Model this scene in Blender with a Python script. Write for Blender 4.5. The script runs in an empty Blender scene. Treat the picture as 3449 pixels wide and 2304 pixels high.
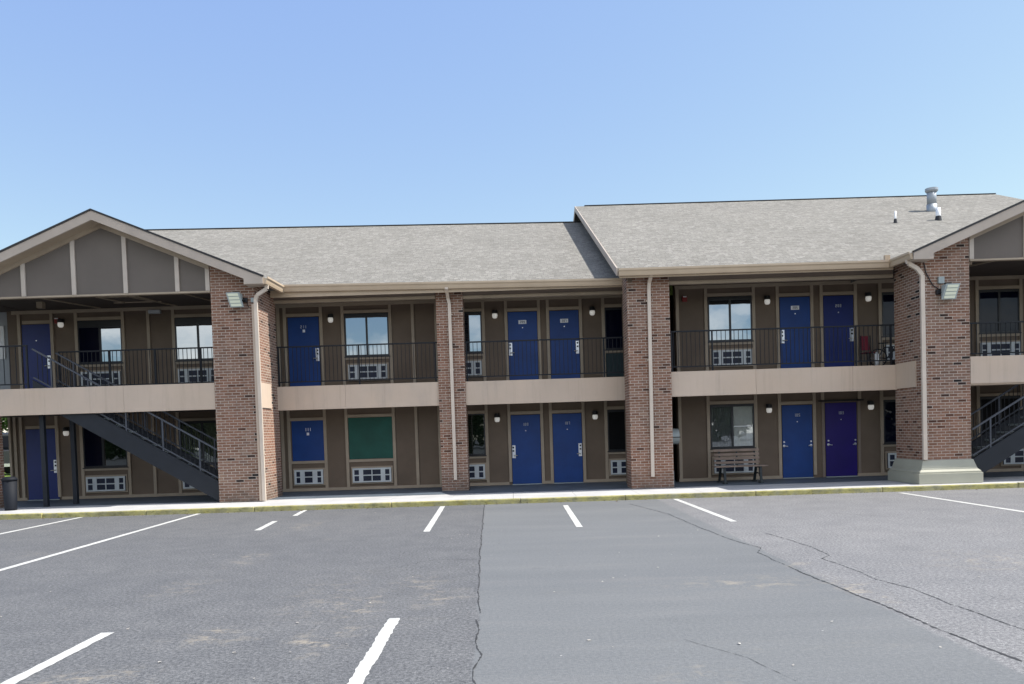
import bpy, math, random
from mathutils import Vector, Matrix
random.seed(7)
scene = bpy.context.scene
C = scene.collection

# ------------------------------------------------------------------ camera
H = 1.74
cam = bpy.data.cameras.new('camera'); camo = bpy.data.objects.new('camera', cam); C.objects.link(camo)
PITCH, ROLL = .0324, .0313
f = Vector((0, math.cos(PITCH), -math.sin(PITCH))); r = Vector((1, 0, 0)); u = r.cross(f)
c_, s_ = math.cos(ROLL), math.sin(ROLL)
r2 = c_*r - s_*u; u2 = s_*r + c_*u
camo.matrix_world = Matrix(((r2.x, u2.x, -f.x, 0), (r2.y, u2.y, -f.y, 0), (r2.z, u2.z, -f.z, H), (0, 0, 0, 1)))
cam.sensor_fit = 'HORIZONTAL'; cam.sensor_width = 36; cam.lens = 36*2645/3449
cam.shift_x = 0; cam.shift_y = (1533-1152)/3449
cam.clip_start = .1; cam.clip_end = 3000
scene.camera = camo

# ------------------------------------------------------------------ light
SUN = Vector((.78, -.045, 1.0)).normalized()
ELEV = math.asin(SUN.z); AZ = math.atan2(SUN.x, SUN.y)
w = bpy.data.worlds.new("World"); scene.world = w; w.use_nodes = True
nt = w.node_tree; N = nt.nodes; L = nt.links
bg = N['Background']; out = N['World Output']
sky = N.new('ShaderNodeTexSky'); sky.sky_type = 'NISHITA'; sky.sun_disc = False
sky.sun_elevation = ELEV; sky.sun_rotation = AZ
sky.altitude = 100; sky.air_density = 1.0; sky.dust_density = .5; sky.ozone_density = 2.0
bg.inputs['Strength'].default_value = .15
# scattered clouds in the part of the sky behind the camera (mirrored by the windows)
tc = N.new('ShaderNodeTexCoord'); sep = N.new('ShaderNodeSeparateXYZ'); L.new(tc.outputs['Generated'], sep.inputs[0])
noi = N.new('ShaderNodeTexNoise'); noi.inputs['Scale'].default_value = 5.5; noi.inputs['Detail'].default_value = 8; noi.inputs['Roughness'].default_value = .55
mp = N.new('ShaderNodeMapping'); mp.inputs['Scale'].default_value = (1, 1, 2.2); mp.inputs['Location'].default_value = (2.3, 0, .4)
L.new(tc.outputs['Generated'], mp.inputs[0]); L.new(mp.outputs[0], noi.inputs['Vector'])
cr = N.new('ShaderNodeMapRange'); cr.inputs[1].default_value = .43; cr.inputs[2].default_value = .7; L.new(noi.outputs['Fac'], cr.inputs[0])
mr = N.new('ShaderNodeMapRange'); mr.inputs[1].default_value = -.15; mr.inputs[2].default_value = -.5; mr.inputs[3].default_value = 0; mr.inputs[4].default_value = 1; L.new(sep.outputs['Y'], mr.inputs[0])
mul = N.new('ShaderNodeMath'); mul.operation = 'MULTIPLY'; L.new(cr.outputs[0], mul.inputs[0]); L.new(mr.outputs[0], mul.inputs[1])
mixc = N.new('ShaderNodeMixRGB'); L.new(mul.outputs[0], mixc.inputs['Fac']); L.new(sky.outputs[0], mixc.inputs['Color1'])
mixc.inputs['Color2'].default_value = (12.6, 12.0, 11.2, 1)
hz = N.new('ShaderNodeMapRange'); hz.inputs[1].default_value = 0; hz.inputs[2].default_value = .35; L.new(sep.outputs['Y'], hz.inputs[0])
tint = N.new('ShaderNodeVectorMath'); tint.operation = 'MULTIPLY'; tint.inputs[1].default_value = (.74, .63, .16); L.new(mixc.outputs[0], tint.inputs[0])
addv = N.new('ShaderNodeVectorMath'); addv.operation = 'ADD'; addv.inputs[1].default_value = (.54, .935, 3.2); L.new(tint.outputs[0], addv.inputs[0])
fin = N.new('ShaderNodeMixRGB'); L.new(hz.outputs[0], fin.inputs['Fac']); L.new(mixc.outputs[0], fin.inputs['Color1']); L.new(addv.outputs[0], fin.inputs['Color2'])
L.new(fin.outputs[0], bg.inputs['Color'])
sl = bpy.data.lights.new('sun', 'SUN'); sl.energy = 5.0; sl.angle = math.radians(.55); sl.color = (1, .955, .88)
so = bpy.data.objects.new('sun', sl); C.objects.link(so); so.rotation_euler = SUN.to_track_quat('Z', 'Y').to_euler(); so.location = (20, 0, 30)
scene.view_settings.view_transform = 'Standard'; scene.view_settings.look = 'None'
scene.view_settings.exposure = 0.65; scene.view_settings.gamma = 1

# ------------------------------------------------------------------ materials
class NT:
    def __init__(s, name):
        s.m = bpy.data.materials.new(name); s.m.use_nodes = True; s.t = s.m.node_tree
        s.b = s.t.nodes['Principled BSDF']; s.o = s.t.nodes['Material Output']
    def n(s, kind, **kw):
        x = s.t.nodes.new('ShaderNode'+kind)
        for k, v in kw.items():
            if k.startswith('i_'): x.inputs[k[2:].replace('_', ' ')].default_value = v
            else: setattr(x, k, v)
        return x
    def l(s, a, b): s.t.links.new(a, b)
    def set(s, col=None, rough=None, metal=None, spec=None):
        if col is not None: s.b.inputs['Base Color'].default_value = (*col, 1)
        if rough is not None: s.b.inputs['Roughness'].default_value = rough
        if metal is not None: s.b.inputs['Metallic'].default_value = metal
        if spec is not None: s.b.inputs['Specular IOR Level'].default_value = spec
    def noise(s, scale, detail=4, rough=.6, vec=None, stretch=None):
        n = s.n('TexNoise'); n.inputs['Scale'].default_value = scale; n.inputs['Detail'].default_value = detail; n.inputs['Roughness'].default_value = rough
        if vec is None:
            if not hasattr(s, 'tc'): s.tc = s.n('NewGeometry').outputs['Position']
            vec = s.tc
        if stretch:
            m = s.n('Mapping'); m.inputs['Scale'].default_value = stretch; s.l(vec, m.inputs[0]); vec = m.outputs[0]
        s.l(vec, n.inputs['Vector']); return n.outputs['Fac']
    def ramp(s, fac, stops):
        r = s.n('ValToRGB'); e = r.color_ramp.elements
        e[0].position, e[0].color = stops[0][0], (*stops[0][1], 1); e[1].position, e[1].color = stops[-1][0], (*stops[-1][1], 1)
        for p, c in stops[1:-1]:
            x = e.new(p); x.color = (*c, 1)
        s.l(fac, r.inputs[0]); return r.outputs[0]
    def mr(s, fac, a, b, c=0, d=1):
        m = s.n('MapRange'); [setattr(m.inputs[i+1], 'default_value', v) for i, v in enumerate((a, b, c, d))]
        s.l(fac, m.inputs[0]); return m.outputs[0]
    def mix(s, fac, a, b, mode='MIX'):
        m = s.n('MixRGB', blend_type=mode)
        for i, x in ((0, fac), (1, a), (2, b)):
            if isinstance(x, (int, float)): m.inputs[i].default_value = x
            elif isinstance(x, tuple): m.inputs[i].default_value = (*x, 1)
            else: s.l(x, m.inputs[i])
        return m.outputs[0]
    def math(s, op, a, b=0):
        m = s.n('Math', operation=op)
        for i, x in ((0, a), (1, b)):
            if isinstance(x, (int, float)): m.inputs[i].default_value = x
            else: s.l(x, m.inputs[i])
        return m.outputs[0]
    def bump(s, h, strength=.3, dist=.01):
        b = s.n('Bump'); b.inputs['Strength'].default_value = strength; b.inputs['Distance'].default_value = dist
        s.l(h, b.inputs['Height']); s.l(b.outputs[0], s.b.inputs['Normal'])
    def col(s, c): s.l(c, s.b.inputs['Base Color'])
    def uv(s): return s.n('UVMap').outputs[0]

def painted(name, col, var=.18, rough=.6, scale=1.6, dirt=None, grain=None):
    k = NT(name); k.set(rough=rough, spec=.35)
    a = k.noise(scale, 6); lo = tuple(x*(1-var) for x in col); hi = tuple(x*(1+var) for x in col)
    c = k.ramp(a, [(.3, lo), (.7, hi)])
    if dirt:
        d = k.noise(.9, 8, .7, stretch=(1, 1, .25)); c = k.mix(k.mr(d, .55, .75, 0, .5), c, dirt)
    if name == 'fascia_paint':
        st = k.noise(2.2, 7, .75, stretch=(3.5, 3.5, .18)); c = k.mix(k.mr(st, .52, .75, 0, .4), c, (.27, .215, .17))
        c = k.mix(k.mr(k.noise(.45, 3), .45, .7, 0, .35), c, (.56, .42, .3))
    if 'door_paint' in name or 'blue' in name:
        sc = k.noise(3, 9, .8, stretch=(1, 1, 2.2)); c = k.mix(k.mr(sc, .6, .8, 0, .3), c, tuple(min(1, x*2.2+.012) for x in col))
    k.col(c)
    if grain: k.bump(k.noise(12, 5, .6, stretch=grain), .25, .004)
    else: k.bump(k.noise(60, 3), .12, .002)
    return k.m

def brick_mat():
    k = NT('brick'); k.set(rough=.85, spec=.2)
    uv = k.uv()
    def br(c1, c2, mo, msz):
        b = k.n('TexBrick'); b.offset = .5; b.squash = 1
        b.inputs['Scale'].default_value = 1; b.inputs['Brick Width'].default_value = .2065; b.inputs['Row Height'].default_value = .069
        b.inputs['Mortar Size'].default_value = msz; b.inputs['Mortar Smooth'].default_value = .2; b.inputs['Bias'].default_value = 0
        b.inputs['Color1'].default_value = (*c1, 1); b.inputs['Color2'].default_value = (*c2, 1); b.inputs['Mortar'].default_value = (*mo, 1)
        k.l(uv, b.inputs['Vector']); return b
    b = br((0, 0, 0), (1, 1, 1), (.5, .5, .5), .0072)
    bc = k.ramp(b.outputs['Color'], [(0, (.016, .013, .014)), (.05, (.018, .015, .015)), (.06, (.15, .085, .06)), (.35, (.215, .125, .088)), (.62, (.26, .158, .118)), (.85, (.19, .122, .095)), (1, (.3, .2, .145))])
    big = k.noise(.7, 4); bc = k.mix(k.mr(big, .38, .66, 0, .42), bc, (.33, .135, .075), 'MIX')
    bc = k.mix(.35, bc, k.ramp(k.noise(45, 4), [(.3, (.45, .45, .45)), (.7, (1, 1, 1))]), 'MULTIPLY')
    pz = k.n('SeparateXYZ'); k.l(k.tc, pz.inputs[0])
    dz = k.math('MULTIPLY', k.mr(pz.outputs[2], .12, .75, 1, 0), k.mr(k.noise(3.5, 6, .7), .3, .65))
    st = k.math('MULTIPLY', k.mr(k.noise(2.6, 6, .7, stretch=(2.5, 2.5, .25)), .52, .72), .35)
    mo = k.ramp(k.noise(9, 4), [(.3, (.36, .31, .26)), (.7, (.5, .435, .37))])
    k.col(k.mix(k.math('MULTIPLY', k.math('MAXIMUM', dz, st), .75), k.mix(b.outputs['Fac'], bc, mo), (.085, .07, .058)))
    inv = k.math('SUBTRACT', 1, b.outputs['Fac']); k.bump(k.math('ADD', inv, k.math('MULTIPLY', k.noise(80, 3), .3)), .7, .006)
    return k.m

def shingle_mat():
    k = NT('shingle'); k.set(rough=.95, spec=.1)
    uv = k.uv()
    b = k.n('TexBrick'); b.offset = .37; b.offset_frequency = 2; b.squash = .7; b.squash_frequency = 3
    b.inputs['Scale'].default_value = 1; b.inputs['Brick Width'].default_value = .17; b.inputs['Row Height'].default_value = .14
    b.inputs['Mortar Size'].default_value = .006; b.inputs['Mortar Smooth'].default_value = .3; b.inputs['Bias'].default_value = 0
    b.inputs['Color1'].default_value = (0, 0, 0, 1); b.inputs['Color2'].default_value = (1, 1, 1, 1); b.inputs['Mortar'].default_value = (.3, .3, .3, 1)
    k.l(uv, b.inputs['Vector'])
    c = k.ramp(b.outputs['Color'], [(0, (.172, .165, .148)), (.35, (.2, .193, .174)), (.7, (.218, .209, .189)), (1, (.25, .24, .22))])
    c = k.mix(k.math('MULTIPLY', b.outputs['Fac'], .75), c, (.1, .095, .09))
    n1 = k.noise(13, 6, .75, stretch=(1, .7, 1)); c = k.mix(.42, c, k.ramp(n1, [(.3, (.6, .6, .6)), (.5, (1, 1, 1)), (.7, (1.35, 1.3, 1.25))]), 'MULTIPLY')
    n2 = k.noise(.35, 4); c = k.mix(.5, c, k.ramp(n2, [(.3, (.84, .84, .84)), (.7, (1.1, 1.1, 1.1))]), 'MULTIPLY')
    k.col(c); k.bump(k.math('ADD', k.math('MULTIPLY', b.outputs['Color'], .7), k.noise(120, 2)), .5, .01)
    return k.m

def asphalt_mat():
    k = NT('asphalt'); k.set(rough=.82, spec=.35)
    pos = k.n('NewGeometry').outputs['Position']; k.tc = pos
    s = k.n('SeparateXYZ'); k.l(pos, s.inputs[0]); X, Y = s.outputs[0], s.outputs[1]
    wob = k.math('MULTIPLY', k.math('SUBTRACT', k.noise(1.2, 3), .5), .12)
    # the seam on the left runs a little askew; the strip between the two seams was resurfaced
    xl = k.math('ADD', X, k.math('MULTIPLY', Y, .0285)); xl = k.math('ADD', xl, wob)
    left = k.mr(xl, -.175, -.155, 1, 0)
    right = k.mr(k.math('ADD', X, wob), 3.33, 3.39, 0, 1)
    cl = k.ramp(k.noise(2.2, 6), [(.3, (.09, .0925, .097)), (.7, (.114, .116, .119))])
    cm = k.ramp(k.noise(1.1, 7, .6, stretch=(.25, 1.6, 1)), [(.28, (.116, .122, .126)), (.55, (.128, .134, .138)), (.75, (.148, .15, .15))])
    crr = k.ramp(k.noise(1.6, 6, .6), [(.3, (.134, .135, .139)), (.7, (.168, .168, .17))])
    c = k.mix(left, cm, cl); c = k.mix(right, c, crr)
    # aggregate: coarse left and right, fine in the middle strip
    g1 = k.noise(30, 4, .8); g2 = k.noise(95, 2, .8)
    coarse = k.math('MAXIMUM', left, right)
    amp = k.mr(coarse, 0, 1, .3, 1.0)
    gr = k.ramp(k.math('ADD', k.math('MULTIPLY', g1, .6), k.math('MULTIPLY', g2, .4)), [(.38, (.35, .36, .38)), (.5, (1, 1, 1)), (.62, (1.9, 1.87, 1.83))])
    c = k.mix(amp, c, gr, 'MULTIPLY')
    # pale specks
    sp = k.n('TexVoronoi'); sp.inputs['Scale'].default_value = 2.6; k.l(pos, sp.inputs['Vector'])
    c = k.mix(k.mr(sp.outputs['Distance'], .022, .03, .7, 0), c, (.42, .41, .4))
    # dusty tan stains, drawn out by tyres and rain
    st = k.noise(.55, 9, .72, stretch=(.7, 1.7, 1)); fine = k.noise(6, 8, .8, stretch=(.6, 2.2, 1))
    sm = k.math('MULTIPLY', k.mr(st, .56, .72), k.mr(fine, .5, .68)); c = k.mix(k.math('MULTIPLY', sm, .55), c, (.26, .24, .2))
    # tan grit that has washed together in a few places
    cn = k.n('CombineXYZ'); k.l(k.math('ADD', X, k.math('MULTIPLY', k.math('SUBTRACT', k.noise(1.7, 5), .5), .9)), cn.inputs[0]); k.l(k.math('ADD', Y, k.math('MULTIPLY', k.math('SUBTRACT', k.noise(1.3, 5), .5), 1.2)), cn.inputs[1])
    tot = None
    for bx_, by_, rx_, ry_, a_ in ((-3.8, 11.3, .35, .9, .8), (-3.95, 9.3, .4, .9, .5), (-4.0, 15.2, .35, 1.2, .55), (-1.65, 7.9, .3, .7, .9), (-1.65, 6.6, .35, .6, 1), (-3.15, 5.6, .55, .45, 1.0), (-2.65, 6.8, .5, .35, .7), (-1.1, 9.1, .45, .7, .75), (-.8, 8.2, .4, .6, .6),
                                  (2.5, 8.5, 1.15, .42, .75), (3.4, 9.4, .25, .35, 1), (3.5, 7.9, .3, .9, .9), (5.9, 9.3, 1.3, 1.1, .7), (-2.0, 8.5, .8, 1.6, .35), (1.2, 5.3, .6, .25, .35), (-7.5, 12.5, 1.2, .8, .25)):
        m_ = k.n('Mapping'); m_.inputs['Location'].default_value = (-bx_/rx_, -by_/ry_, 0); m_.inputs['Scale'].default_value = (1/rx_, 1/ry_, 0); k.l(cn.outputs[0], m_.inputs[0])
        ln = k.n('VectorMath', operation='LENGTH'); k.l(m_.outputs[0], ln.inputs[0]); v_ = k.mr(ln.outputs['Value'], .0, 1.0, a_, 0)
        tot = v_ if tot is None else k.math('MAXIMUM', tot, v_)
    grit = k.mr(k.noise(4.5, 12, .82, stretch=(1, 1.4, 1)), .5, .6)
    c = k.mix(k.math('MULTIPLY', k.math('MULTIPLY', tot, grit), .95), c, (.3, .262, .205))
    st2 = k.noise(.16, 5, .6, stretch=(.4, 1.5, 1)); c = k.mix(.6, c, k.ramp(st2, [(.35, (.86, .87, .9)), (.65, (1.12, 1.11, 1.1))]), 'MULTIPLY')
    dk = k.noise(.8, 6, .7); c = k.mix(k.math('MULTIPLY', k.mr(dk, .62, .75), .35), c, (.06, .062, .066))
    k.col(c); k.bump(k.math('ADD', g1, g2), .55, .006)
    return k.m

def concrete_mat(name, a, b):
    k = NT(name); k.set(rough=.8, spec=.3)
    c = k.ramp(k.noise(1.3, 8, .65), [(.3, a), (.7, b)])
    c = k.mix(k.mr(k.noise(.5, 6, .7), .55, .75, 0, .5), c, tuple(x*.6 for x in a))
    k.col(c); k.bump(k.noise(70, 3), .2, .003); return k.m

def kerb_mat():
    k = NT('kerb_paint'); k.set(rough=.75, spec=.3)
    base = k.ramp(k.noise(3, 6), [(.3, (.34, .3, .09)), (.7, (.45, .41, .17))])
    worn = k.ramp(k.noise(8, 5), [(.3, (.2, .19, .12)), (.7, (.32, .31, .22))])
    c = k.mix(k.mr(k.noise(2.6, 9, .75), .42, .62, 0, .9), base, worn)
    moss = k.mr(k.noise(5, 9, .8, stretch=(1, 1, 2)), .5, .68); c = k.mix(k.math('MULTIPLY', moss, .85), c, (.075, .085, .03))
    dirt = k.mr(k.noise(1.1, 6, .7), .55, .72); c = k.mix(k.math('MULTIPLY', dirt, .6), c, (.1, .09, .055))
    k.col(c); k.bump(k.noise(30, 5), .5, .008); return k.m

def line_mat():
    k = NT('line_paint'); k.set(rough=.6, spec=.3)
    c = k.ramp(k.noise(2, 5), [(.3, (.44, .44, .42)), (.7, (.56, .56, .535))])
    g = k.noise(45, 4, .75); c = k.mix(k.mr(g, .55, .68, 0, .75), c, (.2, .21, .22))
    k.col(c); k.bump(g, .3, .003); return k.m

def glass_mat(name, tint=(.02, .025, .03), refl=.22, see=0.0):
    k = NT(name); t = k.t
    t.nodes.remove(k.b)
    gl = k.n('BsdfGlossy'); gl.inputs['Roughness'].default_value = .015; gl.inputs['Color'].default_value = (.82, .9, .97, 1)
    if see: bd = k.n('BsdfTransparent'); bd.inputs['Color'].default_value = (see, see, see, 1)
    else: bd = k.n('BsdfDiffuse'); bd.inputs['Color'].default_value = (*tint, 1)
    fr = k.n('LayerWeight'); fr.inputs['Blend'].default_value = .2
    fac = k.math('ADD', k.math('MULTIPLY', fr.outputs['Fresnel'], .6 if refl > .05 else .15), refl)
    nb = k.n('Bump'); nb.inputs['Strength'].default_value = .06; nb.inputs['Distance'].default_value = .02
    k.l(k.noise(1.5, 2), nb.inputs['Height']); k.l(nb.outputs[0], gl.inputs['Normal'])
    mx = k.n('MixShader'); k.l(fac, mx.inputs[0]); k.l(bd.outputs[0], mx.inputs[1]); k.l(gl.outputs[0], mx.inputs[2]); k.l(mx.outputs[0], k.o.inputs[0])
    return k.m

def simple(name, col, rough=.5, metal=0, spec=.4, var=.08):
    k = NT(name); k.set(rough=rough, metal=metal, spec=spec)
    k.col(k.ramp(k.noise(3, 4), [(.3, tuple(x*(1-var) for x in col)), (.7, tuple(min(1, x*(1+var)) for x in col))])); return k.m

M = dict(
    brick=brick_mat(), shingle=shingle_mat(), asphalt=asphalt_mat(), kerb=kerb_mat(), line=line_mat(),
    porch=painted('slate_porch_shade', (.085, .105, .13), .25, .6, 1.3, dirt=(.16, .17, .175)),  # slate floor colour, darkened to carry the shade under the roof
    walk=concrete_mat('walkway_concrete', (.36, .36, .36), (.46, .455, .45)),
    panel=painted('wall_panel_paint', (.14, .104, .075), .14, .75, 1.2, grain=(1, 1, .04)),
    gable=painted('gable_panel_paint', (.128, .11, .096), .1, .8, .8, grain=(1, 1, .04)),
    trim=painted('trim_paint', (.33, .268, .2), .12, .6),
    trimlight=painted('light_trim_paint', (.45, .395, .34), .1, .6),
    fascia=painted('fascia_paint', (.485, .39, .31), .08, .7, .7, dirt=(.32, .28, .25)),
    gutter=painted('gutter_paint', (.44, .345, .245), .08, .35),
    rake=painted('rake_paint', (.4, .34, .285), .1, .6),
    spout=painted('downspout_paint', (.55, .47, .39), .08, .35),
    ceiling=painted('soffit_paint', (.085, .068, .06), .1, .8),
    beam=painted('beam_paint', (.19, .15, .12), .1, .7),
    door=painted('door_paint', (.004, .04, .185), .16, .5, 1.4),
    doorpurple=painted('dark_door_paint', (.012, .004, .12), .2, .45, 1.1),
    doordark=painted('shaded_blue_paint', (.005, .018, .13), .16, .45, 1.1),  # darker copy of the door blue, shade put into the colour
    green=painted('green_board', (.008, .075, .055), .2, .6, 2.2, dirt=(.02, .1, .08)),
    steel=simple('dark_steel', (.012, .015, .021), .55, 0, .3, .15),
    railm=simple('rail_steel', (.012, .014, .018), .6, 0, .25, .15),
    black=simple('black_plastic', (.012, .012, .014), .5),
    stairrail=simple('stair_rail_steel', (.05, .056, .07), .5, 0, .4, .15),
    bin=simple('bin_plastic', (.006, .008, .013), .7, 0, .25),
    frame=simple('window_frame_metal', (.014, .015, .018), .4),
    white=simple('white_metal', (.62, .63, .63), .45, 0, .4),
    acwhite=simple('ac_casing', (.5, .53, .54), .5, 0, .4, .1),
    acblue=simple('ac_coil', (.008, .013, .035), .5, 0, .4, .4),
    vent=simple('vent_metal', (.3, .33, .36), .5, .3, .4),
    pvc=simple('vent_pvc', (.75, .76, .77), .5),
    chrome=simple('lock_metal', (.62, .64, .68), .3, .6, .5),
    brass=simple('lever_metal', (.5, .48, .42), .3, .7, .5),
    plate=simple('number_plate', (.75, .76, .78), .4),
    digit=simple('door_digits', (.42, .44, .48), .4),
    darkdigit=simple('plate_digits', (.1, .1, .13), .5),
    basep=painted('pillar_base_paint', (.34, .335, .27), .1, .65, .9),
    wood=simple('bench_wood', (.2, .15, .12), .7, 0, .3, .25),
    iron=simple('bench_iron', (.01, .016, .018), .5),
    red=simple('red_plastic', (.16, .008, .022), .5),
    alarm=simple('alarm_red', (.22, .02, .02), .45),
    rubber=simple('rubber', (.01, .01, .011), .8),
    greymetal=simple('grey_metal', (.3, .34, .34), .5, .1),
    curtain=simple('curtain_fabric', (.78, .8, .74), .9, 0, .1),
    curtaind=simple('dim_curtain_fabric', (.17, .18, .18), .9, 0, .1),
    curtaing=simple('green_curtain_fabric', (.2, .24, .15), .9, 0, .1),
    greywall=painted('grey_side_wall', (.3, .32, .335), .1, .8),
    crack=simple('crack_filler', (.05, .051, .054), .9, 0, .1, .3),
    glass=glass_mat('mirror_glass', (.012, .016, .022), .28), glassdim=glass_mat('dim_glass', (.004, .005, .014), .012),
    glassmid=glass_mat('green_lit_glass', (.01, .014, .01), .1), glasssee=glass_mat('curtained_glass', refl=.1, see=.85),
    screen=simple('black_screen', (.003, .003, .004), .7, 0, .15),
    teal=simple('teal_sheet', (.012, .03, .035), .6),
    truck=simple('truck_paint', (.012, .015, .02), .25, 0, .6), tail=simple('tail_light', (.5, .01, .02), .25),
    chromeb=simple('bumper_chrome', (.6, .6, .62), .2, .8),
    bark=simple('bark', (.08, .055, .04), .9),
)
k = NT('lamp_glass'); k.set((.7, .7, .66), .35); k.b.inputs['Emission Color'].default_value = (1, .95, .88, 1); k.b.inputs['Emission Strength'].default_value = .15; M['lampglass'] = k.m
k = NT('flood_lens'); k.set((.55, .57, .45), .35); k.b.inputs['Emission Color'].default_value = (.95, 1, .8, 1); k.b.inputs['Emission Strength'].default_value = .05; M['lens'] = k.m
k = NT('grass'); k.set(rough=.9, spec=.1); k.col(k.ramp(k.noise(3, 8, .7), [(.3, (.07, .12, .02)), (.7, (.2, .28, .06))])); k.bump(k.noise(40, 4), 1, .05); M['grass'] = k.m
k = NT('foliage'); k.set(rough=.7, spec=.2); k.col(k.ramp(k.noise(1.3, 4), [(.3, (.02, .05, .012)), (.7, (.07, .12, .03))])); M['leaf'] = k.m

# ------------------------------------------------------------------ mesh helper
WL = {}
def wloc(o): return WL.get(o.name, Vector((0, 0, 0)))
class MB:
    def __init__(s): s.v = []; s.f = []
    def add(s, vs, fs):
        b = len(s.v); s.v += [Vector(v) for v in vs]; s.f += [[i+b for i in q] for q in fs]; return s
    def box(s, x0, x1, y0, y1, z0, z1):
        vs = [(x, y, z) for z in (z0, z1) for y in (y0, y1) for x in (x0, x1)]
        return s.add(vs, [(0, 2, 3, 1), (4, 5, 7, 6), (0, 1, 5, 4), (2, 6, 7, 3), (0, 4, 6, 2), (1, 3, 7, 5)])
    def hexa(s, a, b):  # two quads (bottom loop, top loop) joined
        return s.add(list(a)+list(b), [(3, 2, 1, 0), (4, 5, 6, 7), (0, 1, 5, 4), (1, 2, 6, 5), (2, 3, 7, 6), (3, 0, 4, 7)])
    def prism(s, poly, y0, y1):  # poly of (x,z), counter-clockwise seen from -Y
        n = len(poly); vs = [(x, y0, z) for x, z in poly]+[(x, y1, z) for x, z in poly]
        return s.add(vs, [tuple(range(n)), tuple(range(2*n-1, n-1, -1))]+[(i, i+n, (i+1) % n+n, (i+1) % n) for i in range(n)])
    def prismz(s, poly, z0, z1):
        n = len(poly); vs = [(x, y, z0) for x, y in poly]+[(x, y, z1) for x, y in poly]
        return s.add(vs, [tuple(range(n-1, -1, -1)), tuple(range(n, 2*n))]+[(i, (i+1) % n, (i+1) % n+n, i+n) for i in range(n)])
    def bar(s, p, q, wx, wz=None, up=(0, 0, 1)):
        p, q = Vector(p), Vector(q); wz = wz or wx; d = (q-p).normalized(); upv = Vector(up)
        if abs(d.dot(upv)) > .99: upv = Vector((0, 1, 0))
        a = d.cross(upv).normalized(); b = a.cross(d)
        o = [a*(i*wx/2)+b*(j*wz/2) for i, j in ((-1, -1), (1, -1), (1, 1), (-1, 1))]
        return s.hexa([p+x for x in o], [q+x for x in o])
    def tube(s, pts, rad, n=8, cap=True):
        pts = [Vector(p) for p in pts]; rads = rad if isinstance(rad, (list, tuple)) else [rad]*len(pts); rings = []
        for i, p in enumerate(pts):
            d = (pts[min(i+1, len(pts)-1)]-pts[max(i-1, 0)]).normalized()
            a = d.cross(Vector((0, 0, 1)))
            if a.length < .05: a = Vector((1, 0, 0))
            a.normalize(); b = d.cross(a)
            rings.append([p+(a*math.cos(t*2*math.pi/n)+b*math.sin(t*2*math.pi/n))*rads[i] for t in range(n)])
        vs = [v for g in rings for v in g]; fs = []
        for i in range(len(pts)-1):
            for t in range(n): fs.append((i*n+t, i*n+(t+1) % n, (i+1)*n+(t+1) % n, (i+1)*n+t))
        if cap: fs += [tuple(range(n-1, -1, -1)), tuple((len(pts)-1)*n+t for t in range(n))]
        return s.add(vs, fs)
    def build(s, name, mat, parent=None, at=None, bevel=0, smooth=False):
        base = wloc(parent) if parent else Vector(at or (0, 0, 0))
        me = bpy.data.meshes.new(name); me.from_pydata([tuple(v-base) for v in s.v], [], s.f); me.update()
        import bmesh
        bm = bmesh.new(); bm.from_mesh(me); bmesh.ops.recalc_face_normals(bm, faces=bm.faces)
        uvl = bm.loops.layers.uv.new('UVMap')
        for fc in bm.faces:
            n = fc.normal; ax = max(range(3), key=lambda i: abs(n[i]))
            for lp in fc.loops:
                p = lp.vert.co+base
                if abs(n[2]) > .3 and ax == 2 or (abs(n[2]) > .3 and abs(n[2]) < .98):
                    # sloped or level: run u across, v up the slope
                    if abs(n[0]) > abs(n[1]): lp[uvl].uv = (p.y, p.x/max(.2, abs(n[2])))
                    else: lp[uvl].uv = (p.x, p.y/max(.2, abs(n[2])))
                elif ax == 0: lp[uvl].uv = (p.y+.07, p.z)
                else: lp[uvl].uv = (p.x, p.z)
        bm.to_mesh(me); bm.free()
        if smooth:
            for p in me.polygons: p.use_smooth = True
        me.materials.append(M[mat] if isinstance(mat, str) else mat)
        o = bpy.data.objects.new(name, me); C.objects.link(o); WL[o.name] = base
        if parent: o.parent = parent
        else: o.location = base
        if bevel:
            b = o.modifiers.new('bevel', 'BEVEL'); b.width = bevel; b.segments = 2; b.limit_method = 'ANGLE'
        return o
def tag(o, label, cat, group=None):
    o['label'] = label; o['category'] = cat
    if group: o['group'] = group
    return o
def root(name, loc, label, cat, group=None):
    o = bpy.data.objects.new(name, None); C.objects.link(o); o.location = loc; o.empty_display_size = .2
    WL[o.name] = Vector(loc); return tag(o, label, cat, group)
def struct(o): o['kind'] = 'structure'; return o
def copy_thing(src, loc, label, group=None):
    r = src.copy(); C.objects.link(r); r.location = loc; r['label'] = label; WL[r.name] = Vector(loc)
    for ch in list(src.children):
        c = ch.copy(); C.objects.link(c); c.parent = r
        for g in list(ch.children):
            d = g.copy(); C.objects.link(d); d.parent = c
    return r

# ------------------------------------------------------------------ levels and planes
WK = .12                                   # top of the walkway
YW1, YWL, YWR = 22.8, 23.08, 22.17         # room walls: gable bay left, long left wing, right wing
YBL, YBR = 21.5, 20.3                      # balcony edges
YF1, YF5 = 19.9, 19.05                     # fronts of the two gable bays
KY = 18.42                                 # kerb face
ZS, ZF = 2.46, 3.10                        # underside and top of the balcony slabs

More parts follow.
